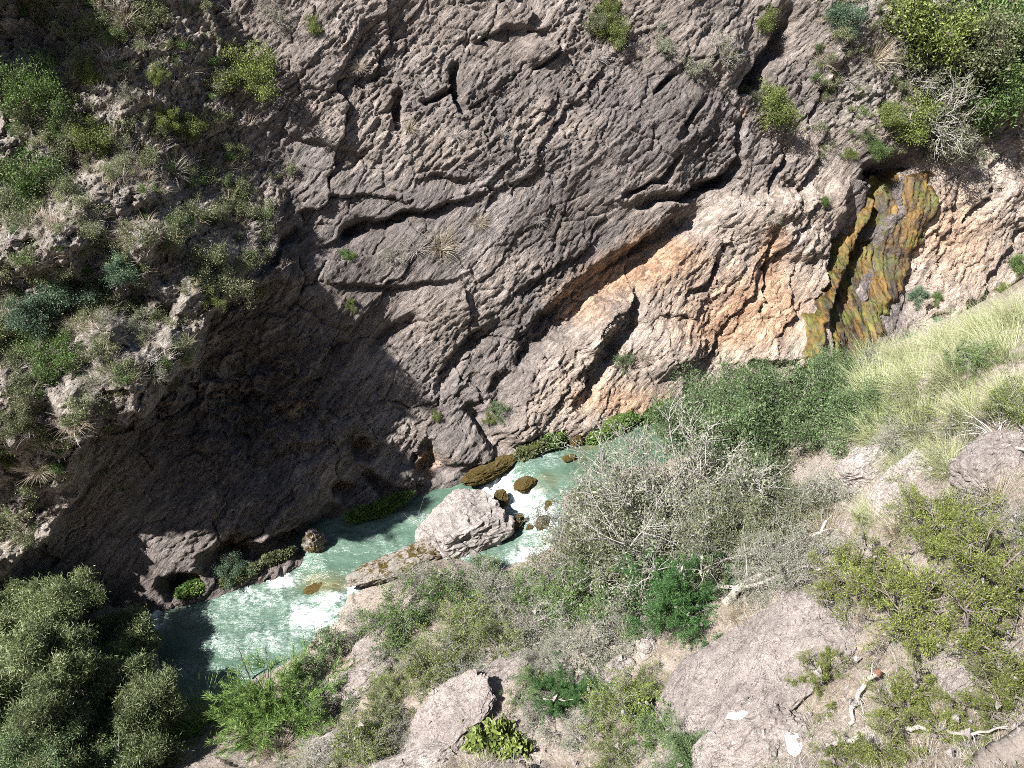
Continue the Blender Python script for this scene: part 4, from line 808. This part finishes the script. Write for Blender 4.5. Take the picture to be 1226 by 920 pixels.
JUN = [("juniper bush with dark trunk highest on the slope beside dead wood", 1040, 705, 62), ("juniper bush near the crest in front of dry grass", 1128, 668, 64), ("juniper bush at the right frame edge below the dead stems", 1196, 712, 70), ("juniper bush in the middle of the right slope", 1100, 770, 78), ("widest juniper bush right of the middle one", 1176, 800, 84), ("small juniper sprig growing on the pink outcrop", 990, 818, 36), ("juniper bush above the broken red-ended branch", 1100, 850, 56), ("juniper bush at the bottom edge over the dead branch", 1070, 908, 56), ("juniper bush at the right frame edge above the grey log", 1206, 862, 60), ("low juniper bush at the bottom edge beside the white stick", 1010, 925, 36), ("juniper bush left of the frame-edge one, over stony ground", 1140, 890, 46)]
for label, u, v, r in JUN: bp('junip', label, u, v, r * 1.2, "juniper_bush", "juniper", None, .9, group="yellow-green junipers on the right slope")
# the feathery trees, lower left
def big_tree(label, u, v, nst, L, spread, seed, per, mat, size=1., lean=(0, 0, 1), thin=1, name="tree", cat="tree", group=None):
    sg, pt = grow(seed, nst, L, spread, (8, 7, 5), .16, .05, .08, seg=6, base_r=.15, ratio=.5, start=.22, ang=.8)
    lf = leaves(seed + 1, pt[::thin], per + 2, .10, .018, out=.8, jitter=.09, along=.8, patch=.35)
    t = thing(name, frame(on_bank(u, v), lean, .4, size), label, cat, group)
    child("trunk", mk_mesh("trunk", *tubes(sg, 5), M['bark']), t); child("crown", mk_mesh("crown", lf[0], lf[1], mat, False, attrs={"tint": lf[2]}), t)
big_tree("large feathery green tree with pale tips at the left frame edge by the river", 58, 835, 10, 1.95, 1.1, 300, 5, M['L_tam'])
big_tree("lower feathery tree spreading in front of the large one at the bottom left", 125, 905, 9, 1.9, 1.2, 320, 5, M['L_tam'])
big_tree("dark sparse tree leaning over the water right of the feathery trees", 140, 835, 8, .95, 1.1, 310, 4, M['L_dark'], thin=2)
big_tree("feathery tree behind the others, touching the foot of the scrub slope", 72, 738, 9, 1.1, 1.2, 330, 5, M['L_tam'])
big_tree("low feathery bush at the right tip of the tree group, beside the open water", 150, 775, 8, .85, 1.25, 350, 4, M['L_tam'], name="bush", cat="bush")
big_tree("low feathery bush beneath the sparse dark tree at the water edge", 168, 872, 8, 1.0, 1.25, 360, 4, M['L_tam'], name="bush", cat="bush")
bp('dtwig', "dark twiggy bush between the sparse leaning tree and the water", 190, 856, 48); bp('mixed', "green twiggy bush at the water edge under the leaning tree", 200, 880, 46); bp('barel', "dark leafy bush at the tip of the left bank where the river disappears", 140, 762, 30)
big_tree("feathery tree at the left frame edge above the bottom corner", 5, 790, 9, 1.7, 1.15, 340, 5, M['L_tam'])
bp('mixed', "green bush under the large tree at the bottom left corner", 150, 925, 60); bp('soft', "dark green bush at the bottom left corner beneath the tree", 40, 935, 70)
# ------------------------------------------------------------------ DEAD WOOD
def branch_thing(name, label, pts, r0, mat, seed, kids=6, klen=.5, rise=.12, cat="branch", r1=None, tip=None):
    """pts: picture places on the bank (u,v,height above bank m)"""
    rng = np.random.default_rng(seed); P = np.array([on_bank(u, v) + np.array([0, 0, h + rise]) for u, v, h in pts])
    org = P[0].copy(); P = P - org; n = 4 * (len(P) - 1); tt = np.linspace(0, len(P) - 1, n + 1)
    Q = np.stack([np.interp(tt, np.arange(len(P)), P[:, k]) for k in range(3)], 1); Q[1:-1] += rng.normal(size=(n - 1, 3)) * np.minimum(r0 * .5, np.linalg.norm(Q[1] - Q[0]) * .22)
    r1 = r1 or r0 * .3; rad = np.linspace(r0, r1, n + 1) * rng.uniform(.95, 1.05, n + 1)
    segs = [(*Q[i], *Q[i + 1], rad[i], rad[i + 1]) for i in range(n)]; TW = []
    for k in range(kids):
        i = rng.integers(n // 4, n); tw = []; d = norm(Q[min(i + 1, n)] - Q[i - 1]); d = norm(d + norm(np.cross(d, rng.normal(size=3))) * .9); p = Q[i]; r = rad[i] * .5; l = klen * rng.uniform(.4, 1.1)
        for _ in range(6):
            d = norm(d + rng.normal(size=3) * .2); q = p + d * l / 6; tw.append((*p, *q, r, r * .82)); r *= .82; p = q
        TW.append(tw)
    t = thing(name, frame(org), label, cat); child("limb", mk_mesh("limb", *tubes(segs, 8), mat), t)
    for tw in TW: child("twig", mk_mesh("twig", *tubes(tw, 4), mat), t)
    if tip is not None:
        V, F = ICO[3]; o = bpy.data.objects.new("splintered_end", mk_mesh("splintered_end", V * np.array([1, 1, 1.4]) * (1 + .35 * perlin3(V[:, 0] * 4, V[:, 1] * 4, V[:, 2] * 4, 3))[:, None] * tip, F, M['red'])); C.objects.link(o); o.parent = t; o.location = Vector(Q[-1])
    return t
branch_thing("dead_branch", "thick bleached dead branch leaning over the pink outcrop's upper edge", [(866,728,.0),(900,706,.25),(930,688,.4),(978,652,.6)], .085, M['white'], 1, 9, .7)
branch_thing("dead_branch", "thin bleached branch crossing below the thick one toward the juniper", [(838,714,.1),(890,716,.2),(950,697,.3),(1000,692,.25)], .05, M['white'], 2, 6, .5)
branch_thing("dead_branch", "broken stub branch with a reddish splintered end on the outcrop edge", [(1014,872,.0),(1018,850,.1),(1028,830,.2),(1042,822,.25)], .03, M['white'], 3, 3, .3, r1=.036, tip=.045)
branch_thing("dead_branch", "short white stick at the bottom edge beside the outcrop", [(976,902,.1),(1000,899,.12),(1022,892,.14)], .035, M['white'], 4, 0, r1=.035)
branch_thing("dead_branch", "forked bleached branch lying across the bottom right corner", [(1072,884,.2),(1110,890,.25),(1150,896,.25),(1190,888,.25)], .035, M['white'], 5, 9, .55)
branch_thing("log", "thick grey log at the bottom right corner", [(1172,930,.1),(1200,915,.15),(1240,890,.2)], .17, M['greyd'], 6, 0, r1=.16, cat="log")
branch_thing("dead_branch", "pale dead limb under the arching stems at the right frame edge", [(1172,540,.1),(1200,548,.15),(1240,556,.2)], .05, M['white'], 7, 5, .5)
branch_thing("dead_branch", "upright bleached limb between the junipers on the right slope", [(1180,800,.1),(1165,770,.4),(1150,740,.7),(1145,700,.9)], .035, M['grey'], 8, 6, .5)
branch_thing("dead_branch", "dark dead limb pointing left from the highest juniper", [(1095,730,.1),(1070,712,.3),(1050,690,.5),(1035,680,.6)], .05, M['bark'], 9, 7, .5)
branch_thing("dead_branch", "thin pale stick beside the broad-leaved plant", [(650,848,.25),(675,850,.25),(700,846,.25)], .018, M['white'], 10, 1, .3)
branch_thing("dead_sapling", "thin dead sapling standing in front of the foaming water", [(300,815,.0),(299,812,.7),(300,812,1.3)], .022, M['greyd'], 11, 8, .35, cat="dead sapling")
branch_thing("dead_sapling", "dead sapling with drooping twigs right of the straight thin one", [(322,815,.0),(327,812,.6),(330,810,1.2)], .022, M['greyd'], 12, 10, .4, cat="dead sapling")
branch_thing("dead_branch", "bare brown branch fanning out over the midstream boulder", [(560,716,.1),(545,700,.8),(520,690,1.5),(500,680,2.0)], .03, M['greyd'], 13, 16, 1.1)
V, F, T = blades(909, 60, 1.0, 1.3, .03, 1.6, .2, 8)
link("dead_agave", mk_mesh("dead_agave", V, F, M['G_lilac'], True, attrs={"tint": T}), None, frame(on_bank(1198, 525), (-.4, 0, 1), 0, .75), label="arching dead grey leaf rosette at the right frame edge", category="dead plant")
# stuff on the bank: litter, dry grass
rng = np.random.default_rng(9); pts = []
for _ in range(10500):
    u, v = rng.uniform(330, 1650), rng.uniform(380, 960)
    pts.append((u, v))
pts = np.array(pts); keep = []
for u, v in pts:
    p = on_bank(u, v)
    if p[2] > .75 and p[1] > 1 and p[2] < 12: keep.append(p)
keep = np.array(keep); den = fbm(keep[:, 0] * .5, keep[:, 1] * .5, 3, 951)
small = [blades(960 + i, 30, 1.0, 1.35, .016, .7, .4, 3) for i in range(5)]
sel = rng.random(len(keep))
scatter_stuff("dry_grass", "short dry grass and litter over the near bank", [(p, rng.uniform(.12, .34)) for p, q, d_ in zip(keep, sel, den) if q < .5 and d_ > -.25], M['G_straw'], small, 4)
scatter_stuff("dead_litter", "grey dead stalks littering the near bank", [(p, rng.uniform(.12, .36)) for p, q, d_ in zip(keep, sel, den) if .5 <= q < .8], M['G_lilac'], small, 5)
scatter_stuff("low_grass", "short green grass in patches on the near bank", [(p, rng.uniform(.1, .26)) for p, q, d_ in zip(keep, sel, den) if q >= .8 and d_ < .35], M['G_green'], small, 6)

dg = bpy.context.evaluated_depsgraph_get(); dg.update(); rng = np.random.default_rng(77); V0, F0 = ICO[3]; q = V0[:, 0] < 9
t_ = np.array([(0,0,1.),(.94,0,-.33),(-.47,.82,-.33),(-.47,-.82,-.33),(.5,.6,.5),(-.6,.2,.7)]); fc = np.array([(0,1,4),(0,4,5),(0,5,3),(0,3,1),(4,1,2),(4,2,5),(5,2,3),(1,3,2)])
Vs, Fs, off = [], [], 0
for i in range(5000):
    u, v = rng.uniform(380, 1290), rng.uniform(520, 950); p = on_bank(u, v)
    if p[2] < .9 or p[2] > 12: continue
    hit, loc, nor, *_ = S.ray_cast(dg, Vector(p + np.array([0, 0, 1.2])), Vector((0, 0, -1)))
    if not hit or loc.z > p[2] + .9 or nor.z < .4: continue
    sz = .012 + .07 * rng.random() ** 4; Vs.append((t_ * rng.uniform(.6, 1.3, (6, 3))) @ np.array(Matrix.Rotation(rng.uniform(0, 6), 3, Vector(rng.normal(size=3)))).T * sz + np.array(loc)); Fs.append(fc + off); off += 6
link("gravel", mk_mesh("gravel", np.concatenate(Vs), np.concatenate(Fs), M['boulder'], False), kind="stuff", label="loose pale gravel and chips over the near bank", category="gravel")
